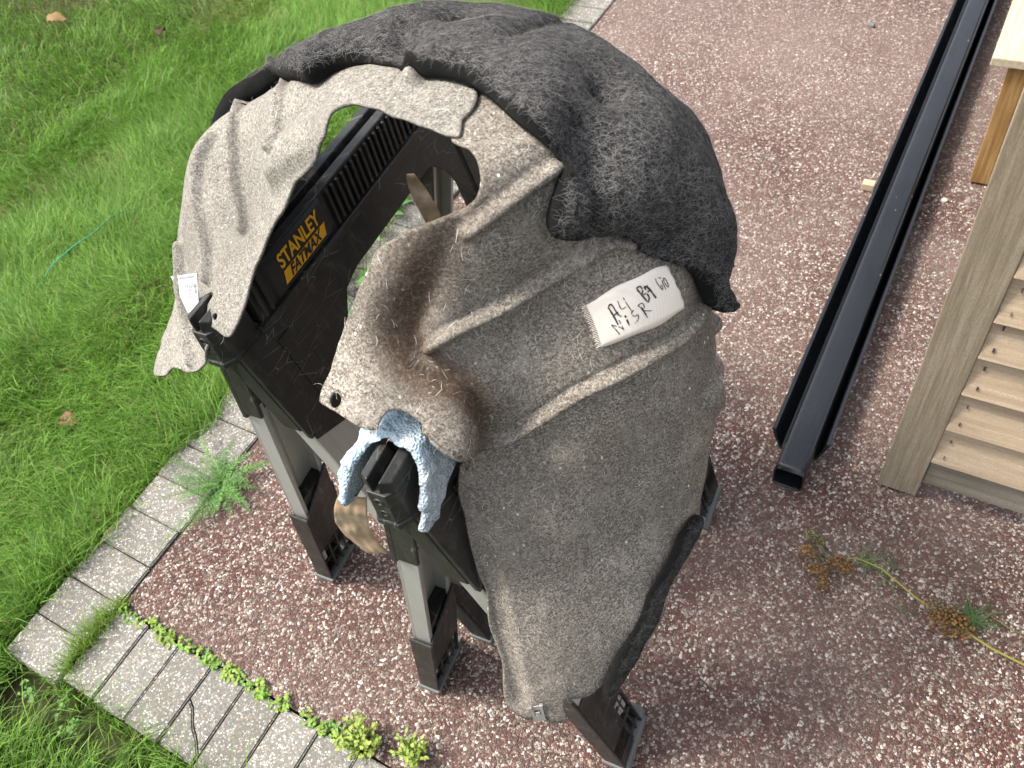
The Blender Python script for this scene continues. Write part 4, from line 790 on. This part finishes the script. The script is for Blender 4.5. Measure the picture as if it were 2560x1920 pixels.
for si, s in enumerate(STR[1:]):
    pts = catmull([(a[0], a[1] * .80 + .07, 0) for a in s], 5, False); wdt = .00085 if si in (0, 1, 2, 5, 6, 7, 15, 19, 20, 21) else .00048
    L = [surf(p[0], p[1], t4, .0027) for p in pts]
    for a, b in zip(L[:-1], L[1:]):
        if rnd.random() < .10: continue
        d = b[0] - a[0]; sd_ = np.cross(a[1], d); sd_ /= np.linalg.norm(sd_) + 1e-9; e = d * .12; w_ = wdt * rnd.uniform(.75, 1.2)
        m.add([tuple(a[0] - sd_ * w_ - e), tuple(b[0] - sd_ * w_ + e), tuple(b[0] + sd_ * w_ + e), tuple(a[0] + sd_ * w_ - e)], [(0, 1, 2, 3)])
m.build('handwriting', INK, tp)
# printed paper label curling off the pale half
l4 = np.array(L_LABEL4)
def lab(u, v):
    p = (l4[0] * (1 - u) + l4[1] * u) * (1 - v) + (l4[3] * (1 - u) + l4[2] * u) * v
    n = np.array([-.35, -.75, .55]); n /= np.linalg.norm(n); return p + n * (.004 + .010 * (1 - u) ** 2 * (1 - .6 * v)), n
m = MB(); nu, nv_ = 12, 14; m.add([tuple(lab(i / nu, j / nv_)[0]) for j in range(nv_ + 1) for i in range(nu + 1)], [(j * (nu + 1) + i, (j + 1) * (nu + 1) + i, (j + 1) * (nu + 1) + i + 1, j * (nu + 1) + i + 1) for j in range(nv_) for i in range(nu)])
lb = m.build('paper_label', PAPER, liner, smooth=True); lb['label'] = 'white printed label curling off the pale half'
sm = lb.modifiers.new('thickness', 'SOLIDIFY'); sm.thickness = .0003
m = MB()
def lstrip(u0, v0, u1, v1):
    q = [lab(a, b) for a, b in ((u0, v0), (u1, v0), (u1, v1), (u0, v1))]; m.add([tuple(p + n * .0006) for p, n in q], [(0, 1, 2, 3)])
v, f = text_mesh('VOLKSWAGEN', 1.0, 0); v[:, 0] /= v[:, 0].max(); v[:, 1] /= v[:, 1].max()
m.add([tuple(lab(.25 + .62 * a[0], .115 - .07 * a[1])[0] + lab(.5, .5)[1] * .0006) for a in v], f)
for k in range(5): lstrip(.40 + k * .085, .26, .40 + k * .085 + .018, .36 + .08 * rnd.random())
for k in range(6): 
    for j in range(9): 
        if rnd.random() < .75: lstrip(.44 + k * .065, .42 + j * .055, .44 + k * .065 + .02, .42 + j * .055 + .032)
for k in range(16): lstrip(.80, .28 + k * .017, .95, .28 + k * .017 + rnd.choice((.005, .010)))
m.build('print', INK, lb)
# spring clip on the lower end
cp = np.array(L_CLIP); dn = np.sum((TR_ - cp) ** 2, 1); j = np.argsort(dn)[:12]; n = NR_[j].mean(0); n /= np.linalg.norm(n)
ev = np.array([.12, -.1, -1.]); ev -= n * (ev @ n); ev /= np.linalg.norm(ev); eu = np.cross(ev, n)
def cb(mb, a, b, c0, c1):
    P = [cp + eu * x + ev * y + n * z for z in (c0, c1) for x, y in ((a[0], a[1]), (b[0], a[1]), (b[0], b[1]), (a[0], b[1]))]
    mb.add([tuple(p) for p in P], [(0, 3, 2, 1), (4, 5, 6, 7), (0, 1, 5, 4), (1, 2, 6, 5), (2, 3, 7, 6), (3, 0, 4, 7)])
m = MB(); cb(m, (-.008, -.014), (-.004, .013), .001, .0026); cb(m, (.004, -.014), (.008, .013), .001, .0026); cb(m, (-.004, -.014), (.004, -.007), .001, .0026); cb(m, (-.004, .002), (.004, .013), .001, .0026); cb(m, (-.0095, -.0165), (-.005, -.013), .0015, .006); cb(m, (.005, -.0165), (.0095, -.013), .0015, .006); cb(m, (-.003, -.004), (.003, .0015), .0016, .0034)
k = m.build('spring_clip', STEEL, liner, bevel=.0004, seg=1); k['label'] = 'small zinc spring clip at the lower tip'
# ------------------------------------------------------------------ foam, tape strips on the saw horses
def foam():
    nu, nv = 96, 34; prof = [(-.050, .880), (-.044, .905), (-.036, .937), (-.025, ZT - .001), (-.012, ZT + .008), (.010, ZT + .008), (.023, ZT + .004), (.030, .945), (.034, .925), (.036, .90), (.036, .872)]
    pr = catmull([(x, 0, z) for x, z in prof], 8, False); cum = np.r_[0, np.cumsum(np.linalg.norm(np.diff(pr, axis=0), axis=1))]; cum /= cum[-1]
    def pf(u): return np.array([np.interp(u, cum, pr[:, 0]), np.interp(u, cum, pr[:, 2])])
    yf = lambda u: np.interp(u, [0, .08, .2, .30, .36, .44, .52, .58, .66, .74, .82, .92, 1.], [-.006, -.022, -.018, -.002, .022, .034, .032, .032, .026, .010, -.002, -.014, -.016])
    yb = lambda u: np.interp(u, [0, .1, .3, .6, .85, 1.], [.04, .10, .16, .16, .09, -.008])
    T, B, st = [], [], []
    for j in range(nv + 1):
        for i in range(nu + 1):
            u = i / nu; p = pf(u); q = pf(min(u + .01, 1)) - pf(max(u - .01, 0)); n = np.array([-q[1], q[0]]); n /= np.linalg.norm(n)
            if n[1] < 0 and .3 < u < .6: n = -n
            v = j / nv; y = yf(u) * (1 - v) + yb(u) * v; jag = ((vnoise(np.array([[u * 17, 0, 3.]]), 1., 3)[0] - .5) * .010 + (vnoise(np.array([[u * 57, 0, 5.]]), 1., 3)[0] - .5) * .003) * (1 - v) ** 6
            P0 = np.array([[p[0], y, p[1]]]); lump = (vnoise(P0, 45, 3)[0] - .5) * .008 + (vnoise(P0, 150, 4)[0] - .5) * .005 + (vnoise(P0, 320, 5)[0] - .5) * .003
            th = (.014 if u < .38 else .009) * (1 - .45 * (v < .02)) 
            T.append((p[0] + n[0] * (th + lump), y + jag, p[1] + n[1] * (th + lump))); B.append((p[0] + n[0] * .001, y + jag, p[1] + n[1] * .001)); st.append(float(np.clip((u - .62) * 3.2, 0, .85)))
    n0 = len(T); W_ = nu + 1; F = [(j * W_ + i, j * W_ + i + 1, (j + 1) * W_ + i + 1, (j + 1) * W_ + i) for j in range(nv) for i in range(nu)]
    A = F + [tuple(n0 + k for k in reversed(f)) for f in F]
    loop = [i for i in range(nu)] + [j * W_ + nu for j in range(nv)] + [nv * W_ + i for i in range(nu, 0, -1)] + [j * W_ for j in range(nv, 0, -1)]
    for k in range(len(loop)): a, b = loop[k], loop[(k + 1) % len(loop)]; A.append((b, a, a + n0, b + n0))
    Vw = [tuple(on2(p)) for p in T + B]
    o = npmesh('foam_sheet', Vw, A, FOAM, None, True, {'stain': np.array(st + st)})
    tag(o, 'torn pale blue foam sheet folded over the near end of a sawhorse', 'foam')
foam()
def ribbon(pts, side, wds, name, label, cat, mat=TAPE, crump=.003, group=None, th=.0004, seed=0, pleat=0.):
    C_ = catmull(pts, 6, False); n = len(C_); s = Vector(side).normalized(); V = []; nw = 14
    for i, c in enumerate(C_):
        w_ = np.interp(i / (n - 1), np.linspace(0, 1, len(wds)), wds)
        for k in range(nw + 1):
            x = (k / nw - .5) * w_; p = np.array(c) + np.array(s) * x; nz = pleat * (abs(((x * 95 + .25 * math.sin(i * .3)) % 1.0) - .5) - .25) * (.5 + i / n) + (vnoise(p[None], 45, seed)[0] - .5) * crump * 2 + (vnoise(p[None], 110, seed + 1)[0] - .5) * crump
            V.append(tuple(p + np.array([.55, -.75, .3]) * nz))
    F = [(i * (nw + 1) + k, i * (nw + 1) + k + 1, (i + 1) * (nw + 1) + k + 1, (i + 1) * (nw + 1) + k) for i in range(n - 1) for k in range(nw)]
    m = MB(); m.add(V, F); o = m.build(name, mat, smooth=True); q = o.modifiers.new('thickness', 'SOLIDIFY'); q.thickness = th
    return tag(o, label, cat, group)
ribbon([(-.482, .272, .89), (-.492, .266, .86), (-.500, .262, .826), (-.501, .262, .79), (-.488, .266, .755)], (.9, .42, -.2), [.030, .038, .040, .036, .024], 'packing_tape', 'crumpled brown tape hanging under the blue foam', 'tape', crump=.004, seed=2, pleat=.003, th=.0003)
ribbon([(-.735, .775, .885), (-.728, .772, .862), (-.715, .768, .835), (-.705, .765, .80), (-.700, .762, .765)], (.85, .5, -.1), [.012, .026, .030, .028, .030], 'packing_tape', 'brown tape strip stuck inside, on the sawhorse seen through the opening', 'tape', crump=.003, seed=7)
# ------------------------------------------------------------------ rain gutter and downpipe
def extr(prof, y0, y1, name, parent=None, closed=True, n=1, label=None, dx=0, mat=None, bev=.0012):
    m = MB(); m.loft([[(x + dx * k / n, y0 + (y1 - y0) * k / n, z) for x, z in prof] for k in range(n + 1)], cap=False)
    return m
gt = [(-.2085, .072), (-.2085, .066), (-.2055, .064), (-.1995, .040), (-.186, .004), (-.105, .004), (-.0925, .040), (-.0875, .064), (-.084, .066), (-.084, .072)]
inn = [(-.0915, .072), (-.0920, .066), (-.0965, .040), (-.1075, .0075), (-.1835, .0075), (-.1955, .040), (-.2005, .066), (-.2010, .072)]
gut = thing('rain_gutter', 'black plastic rain gutter lying open side up on the red path', 'gutter')
m = extr(gt + inn, 1.098, 9.0, 'channel'); n_ = len(gt + inn); m.f.append(tuple(range(n_))); m.f.append(tuple(range(2 * n_ - 1, n_ - 1, -1)))
o = m.build('channel', GUT, gut, bevel=.0008, seg=1)
m = MB(); m.box((-.1795, 1.43, .0078), (-.112, 1.46, .012)); m.build('union_bracket', GUT, gut)
def rrect(x0, x1, z0, z1, r, k=5):
    P = []
    for cx, cz, a0 in ((x1 - r, z1 - r, 0), (x0 + r, z1 - r, 90), (x0 + r, z0 + r, 180), (x1 - r, z0 + r, 270)):
        for i in range(k + 1): a = math.radians(a0 + 90 * i / k); P.append((cx + r * math.cos(a), cz + r * math.sin(a)))
    return P
pipe = thing('downpipe', 'glossy black square downpipe lying in the rain gutter', 'pipe')
op = rrect(-.1725, -.1085, .012, .077, .013, 6); ip = rrect(-.1700, -.1110, .0145, .0745, .011, 6); m = MB()
rings = [[(x, 1.005, z) for x, z in ip], [(x, 1.0, z) for x, z in ip], [(x, 1.0, z) for x, z in op], [(x, 1.02, z) for x, z in op], [(x + .004, 5.0, z + .003) for x, z in op], [(x + .008, 9.0, z + .006) for x, z in op]]
rings = [[(x, 1.30, z) for x, z in ip]] + rings
m.loft(rings, cap=False); m.f.append(tuple(range(len(ip)))) ; m.build('tube', GUT, pipe, smooth=False)
for p in pipe.children[0].data.polygons: p.use_smooth = len(p.vertices) == 4
# ------------------------------------------------------------------ timber: clad screen and bench
scr = thing('timber_screen', 'wooden panel of overlapping boards with a weathered corner post', 'wooden panel')
def board(name, a, b, mat, parent, bev=.002):
    m = MB(); m.box(a, b); return m.build(name, mat, parent, bevel=bev)
board('corner_post', (.029, 1.090, .003), (.106, 1.112, 1.25), WOODP, scr)
board('base_rail', (.108, 1.098, .05), (2.2, 1.125, .150), WOODB, scr)
board('corner_post', (.030, 1.113, .003), (.075, 1.15, 1.25), WOODP, scr)
zs = [.137, .251, .361, .464, .554, .655, .755, .855, .955, 1.055, 1.155]
for k, z0 in enumerate(zs[:-1]):
    h = zs[k + 1] - z0; m = MB(); x0, x1 = .1065, 2.2; y_b, y_t = 1.089, 1.112
    m.add([(x0, y_b, z0), (x1, y_b, z0), (x1, y_b + .012, z0), (x0, y_b + .012, z0), (x0, y_t - .001, z0 + h + .012), (x1, y_t - .001, z0 + h + .012), (x1, y_t + .006, z0 + h + .012), (x0, y_t + .006, z0 + h + .012)],
          [(0, 3, 2, 1), (4, 5, 6, 7), (0, 1, 5, 4), (1, 2, 6, 5), (2, 3, 7, 6), (3, 0, 4, 7)])
    pl = m.build('plank', WOODC, scr, bevel=.0012, seg=1)
    for zz in (.022, .068):
        q = MB(); yy_ = y_b + (zz / h) * .016 - .0012; a = rnd.uniform(.1, .7); q.box((.122 + .004 * rnd.random(), yy_ - .0008, z0 + zz), (.1245 + .004 * rnd.random(), yy_ + .002, z0 + zz + .008)); q.build('staple', INK, pl)
bn = thing('timber_bench', 'low timber bench end with a brown post and pale sawn top board', 'bench')
board('leg', (.009, 2.145, .002), (.056, 2.19, .358), WOODG, bn); board('leg', (.55, 2.145, .002), (.60, 2.19, .358), WOODG, bn); board('leg', (.009, 3.4, .002), (.056, 3.45, .358), WOODG, bn)
board('top_board', (-.033, 2.128, .360), (.118, 3.6, .384), WOODT, bn, .003); board('top_board', (.124, 2.135, .360), (.27, 3.6, .384), WOODT, bn, .003); board('top_board', (.276, 2.13, .360), (.42, 3.6, .384), WOODT, bn, .003); board('cross_rail', (.058, 2.15, .30), (.548, 2.17, .357), WOODG, bn)
# ------------------------------------------------------------------ weeds
def rosette(x, y):
    root = thing('yarrow_plant', 'feathery green yarrow rosette on the paved edging beside the sawhorse legs', 'weed', loc=(0, 0, 0)); pb = PB()
    spec = [(-160, .15, .35), (-130, .13, .5), (-100, .17, .25), (-82, .12, .2), (-60, .10, .3), (-30, .11, .4), (5, .10, .5), (35, .14, .4), (70, .10, .8), (110, .12, .7), (150, .13, .5), (185, .14, .3), (-115, .10, .8), (20, .08, 1.), (95, .07, 1.2), (-20, .13, .25), (130, .09, .9)]
    for az, L, el in spec + [(a_ + 13, l_ * .85, e_ * 1.3 + .1) for a_, l_, e_ in spec]:
        a = math.radians(az + rnd.uniform(-9, 9)); d = Vector((math.cos(a), math.sin(a), el)).normalized(); L *= rnd.uniform(1.05, 1.35); pts = []
        for i in range(9): t = i / 8; pts.append(Vector((x, y, .004)) + d * (L * t) + Vector((0, 0, -.55 * L * el * t * t)))
        tint = jt((.10, .21, .045), .35); pb.tube(pts, [.0013 * (1 - .7 * i / 8) for i in range(9)], tint, 4)
        for i in range(2, 30):
            t = i / 30; p = Vector((x, y, .004)) + d * (L * t) + Vector((0, 0, -.55 * L * el * t * t)); wl = .015 * math.sin(math.pi * min(1, t * .9 + .12)) + .002
            for sg in (-1, 1):
                sv = Vector((-math.sin(a) * sg, math.cos(a) * sg, rnd.uniform(-.3, .9))) + d * rnd.uniform(.3, 1.1); pb.leaf(p, sv, (0, 0, 1), wl * rnd.uniform(.6, 1.25), .0024, jt(tint, .25), n=2, bend=.4, fold=.3)
    pb.build('leaves', root); return root
rosette(-1.372, .478)
def herb(x, y, n, hgt, rad_, tintc, name, label, leafL=.0085, group=None, parent=None):
    root = thing(name, label, 'weed', group); st, lf = PB(), PB()
    for k in range(n):
        a = rnd.uniform(0, 2 * math.pi); r = rad_ * math.sqrt(rnd.random()); h = hgt * rnd.uniform(.35, 1.); e = Vector((x + r * math.cos(a), y + r * math.sin(a), -.004 + h)); b = Vector((x + .25 * r * math.cos(a), y + .25 * r * math.sin(a), -.01))
        st.tube([b, (b + e) / 2 + Vector((0, 0, h * .1)), e], .0007, jt((.10, .16, .03)), 4)
        for j in range(6):
            t = .35 + .65 * j / 5; p = b.lerp(e, t); aa = rnd.uniform(0, 6.3); lf.leaf(p, (math.cos(aa), math.sin(aa), rnd.uniform(.0, .7)), (0, 0, 1), leafL * rnd.uniform(.7, 1.3), leafL * .75, jt(tintc), n=3, bend=.35, fold=.2)
    st.build('stems', root); lf.build('leaves', root); return root
def chickweed():
    st, lf = PB(), PB()
    for k in range(34):
        x = XE + .02 + .66 * (k + rnd.random()) / 34; y = YE + rnd.uniform(-.008, .012); n = rnd.randint(4, 22); R = rnd.uniform(.008, .026); H = rnd.uniform(.008, .030)
        if rnd.random() < .18: continue
        base = rnd.choice(((.16, .28, .035), (.20, .30, .04), (.13, .25, .04)))
        for q in range(n):
            a = rnd.uniform(0, 6.28); r = R * math.sqrt(rnd.random()); p = Vector((x + r * math.cos(a), y + .7 * r * math.sin(a), -.004 + H * rnd.uniform(.2, 1.) * (1 - .5 * r / R)))
            if q % 3 == 0: st.tube([(x, y, -.012), p], .0006, jt((.11, .15, .035)), 3)
            for j in range(3): aa = rnd.uniform(0, 6.3); L = rnd.uniform(.004, .010); lf.leaf(p, (math.cos(aa), math.sin(aa), rnd.uniform(-.2, .6)), (0, 0, 1), L, L * .72, jt(base, .35), n=3, bend=.4, fold=.2)
    lf.v += st.v and []; o = len(lf.v); lf.f += [tuple(i + o for i in f) for f in st.f]; lf.v += st.v; lf.t += st.t
    tag(lf.build('chickweed'), 'low bright green chickweed along the inner side of the lower edging', 'weed', kind='stuff')
chickweed()
herb(-.695, .135, 48, .075, .045, (.25, .33, .055), 'tall_weed', 'taller yellow green weed on the edging, left one at the bottom edge', .0085)
herb(-.585, .165, 34, .085, .036, (.24, .32, .055), 'tall_weed', 'yellow green weed with a thin upright stem, right one at the bottom edge', .0085)
for k, (x, y, lab_) in enumerate([(-1.63, .02, 'small clover clump in the lawn beside the end of the side edging'), (-1.42, -.105, 'small broad leaved weed below the corner paver'), (-1.33, -.10, 'broad leaved weed in the bare soil under the lower edging'), (-1.27, -.13, 'upright little weed at the rim of the lower left grass')]):
    herb(x, y, 6, .03, .030, (.10, .21, .035), 'clover', lab_, .010, group='small weeds round the corner of the edging')
# bramble-like plant seen under the saw horse
def bramble(x, y, label, n=70, r=.2, h=.22):
    root = thing('budding_weed', label, 'weed'); lf, bu, st = PB(), PB(), PB()
    for k in range(n):
        a = rnd.uniform(0, 6.28); q = r * math.sqrt(rnd.random()); z = h * rnd.uniform(.15, 1.); p = Vector((x + q * math.cos(a) * .8, y + q * math.sin(a) * 1.5, z)); aa = rnd.uniform(0, 6.3)
        lf.leaf(p, (math.cos(aa), math.sin(aa), rnd.uniform(-.1, .5)), (0, 0, 1), rnd.uniform(.04, .075), rnd.uniform(.022, .036), jt((.10, .25, .055)), n=5, bend=.3, fold=.22)
        if k % 3 == 0: st.tube([(x + .3 * q * math.cos(a), y + .5 * q * math.sin(a), -.02), p], .0014, (.09, .15, .04), 4)
        if k % 3 == 0:
            for j in range(3): c = p + Vector((rnd.uniform(-.02, .02), rnd.uniform(-.02, .02), rnd.uniform(.0, .03))); bu.ball(c, rnd.uniform(.005, .009), jt((.16, .055, .035)), 6)
    lf.build('leaves', root); stuff(bu.build('buds', root)); st.build('stems', root)
bramble(-1.43, 1.14, 'leafy weed with reddish buds beside the edging, seen under the sawhorse')
bramble(-1.52, 1.62, 'leafy green weed beyond the sawhorse, seen through the liner opening', 60, .2, .25)
# dried flower stalk lying on the path
def stalk():
    root = thing('dried_flower_stalk', 'cut yarrow stalk with dry brown flower heads lying on the red path', 'plant'); st, hd, lf = PB(), PB(), PB(); yel = (.33, .31, .07)
    main = [(.42, .80, .010), (.30, .815, .012), (.225, .835, .014), (.155, .860, .012), (.085, .893, .012), (.035, .897, .010), (.0, .875, .010)]
    st.tube(main, [.0027, .0026, .0024, .0021, .0019, .0015, .001], yel, 6)
    st.tube([(.42, .87, .008), (.33, .868, .008), (.27, .885, .010)], [.0015, .0014, .001], (.22, .2, .07), 5)
    def headc(c, n, sx, sy, col, stems):
        for k in range(n):
            a = rnd.uniform(0, 6.28); q = math.sqrt(rnd.random()); p = (c[0] + sx * q * math.cos(a), c[1] + sy * q * math.sin(a), c[2] + rnd.uniform(-.006, .010) + .012 * (1 - q)); hd.ball(p, rnd.uniform(.0022, .0036), jt(col, .45), 5)
            if k % 5 == 0: st.tube([stems, ((stems[0] + p[0]) / 2, (stems[1] + p[1]) / 2, max(.004, p[2] - .004)), p], .0006, (.2, .17, .06), 3)
    br = (.25, .135, .052)
    headc((.225, .826, .022), 190, .040, .030, br, (.245, .845, .012)); headc((.20, .852, .018), 50, .03, .014, (.26, .2, .1), (.225, .84, .012))
    headc((.012, .862, .018), 90, .026, .016, br, (.03, .885, .01)); headc((-.025, .836, .012), 60, .022, .016, br, (0, .87, .01)); headc((-.005, .81, .010), 36, .010, .018, br, (0, .85, .01))
    headc((-.055, .868, .012), 36, .018, .012, (.30, .16, .05), (-.02, .872, .01)); headc((-.05, .905, .012), 50, .020, .014, (.2, .19, .07), (-.02, .89, .01))
    st.tube([(.0, .876, .01), (-.03, .885, .008), (-.05, .9, .010)], .0009, (.25, .24, .07), 4); st.tube([(.0, .876, .01), (-.03, .868, .008), (-.055, .866, .01)], .0009, (.25, .24, .07), 4)
    for (cx, cy, n, L, tn) in ((.055, .895, 26, .045, (.10, .16, .06)), (.26, .862, 60, .05, (.075, .14, .045)), (.10, .905, 16, .035, (.09, .13, .06)), (.10, .865, 10, .03, (.1, .15, .06)), (.15, .828, 8, .025, (.09, .13, .05))):
        for k in range(n):
            a = rnd.uniform(0, 6.28); o_ = (cx + rnd.uniform(-.016, .016), cy + rnd.uniform(-.012, .012), .008); lf.leaf(o_, (math.cos(a), math.sin(a), rnd.uniform(.0, .35)), (0, 0, 1), L * rnd.uniform(.5, 1.1), .0022, jt(tn, .3), n=3, bend=.2)
    st.build('stem', root); stuff(hd.build('flower_heads', root)); lf.build('leaves', root)
stalk()
# fallen leaves, cord, chips
def fallen(x, y, z, L, W, col, label, az=0.): 
    pb = PB(); vs, fs = leaf_geo((0, 0, 0), (math.cos(az), math.sin(az), .25), (0, 0, 1), L, W, bend=.55, n=8, fold=.45); pb.add([(a + x, b + y, c + z + (vnoise(np.array([[a, b, c]]), 55, 2)[0] - .5) * .03) for a, b, c in vs], fs, col)
    o = pb.build('fallen_leaf', None, DRYLEAF); sm_ = o.modifiers.new('thickness', 'SOLIDIFY'); sm_.thickness = .0006; return tag(o, label, 'leaf', 'dry leaves fallen on the lawn')
fallen(-3.80, 2.02, .045, .085, .075, (.24, .15, .065), 'large tan dry leaf in the far left of the lawn', .9)
fallen(-3.12, 2.07, .05, .07, .05, (.055, .026, .014), 'small dark red brown dry leaf in the lawn', 2.2)
fallen(-1.60, .265, .012, .05, .028, (.30, .2, .09), 'curled brown dry leaf beside the side edging near the lawn', 2.6)
fallen(-1.80, .30, .03, .045, .02, (.33, .22, .14), 'thin pale brown dry leaf standing in the near lawn', 1.2)
fallen(-1.94, .44, .02, .06, .045, (.20, .10, .06), 'faded brown dry leaf sunk in the grass left of the sawhorse', .3)
m = MB(); c = catmull([(-2.50, .66, .035), (-2.48, .72, .02), (-2.45, .80, .015), (-2.434, .863, .045), (-2.42, .95, .055), (-2.41, 1.03, .05), (-2.398, 1.126, .055), (-2.38, 1.2, .02)], 6, False); m.tube([tuple(p) for p in c], .0019, 6)
tag(m.build('cord', CORD, smooth=True), 'thin green cord lying across the lawn', 'cord')
def chip(x, y, s, label, mat, name, cat, seed=1):
    bm = bmesh.new(); bmesh.ops.create_icosphere(bm, subdivisions=2, radius=1)
    for v_ in bm.verts: k = .75 + .5 * vnoise(np.array([tuple(v_.co)]), 1.6, seed)[0]; v_.co = Vector((v_.co.x * s[0] * k, v_.co.y * s[1] * k, v_.co.z * s[2] * k))
    me = bpy.data.meshes.new(name); bm.to_mesh(me); bm.free(); me.materials.append(mat); o = bpy.data.objects.new(name, me); COL.objects.link(o); o.location = (x, y, s[2] * .6 - .006); return tag(o, label, cat)
m = MB(); m.box((-.252, 2.03, -.004), (-.218, 2.055, .018)); tag(m.build('wood_offcut', WOODC, bevel=.002), 'small pale wood offcut beside the rain gutter', 'wood chip')
chip(-.44, 2.876, (.013, .011, .010), 'small black stone on the red path at the top', RUBBER, 'pebble', 'pebble', 3)
chip(-.035, 2.05, (.010, .009, .008), 'round pale pebble between the gutter and the bench', PEB, 'pebble', 'pebble', 5)
chip(-1.47, .57, (.012, .008, .006), 'dark brown slug shaped stone on the side edging', RUBBER, 'pebble', 'pebble', 8)
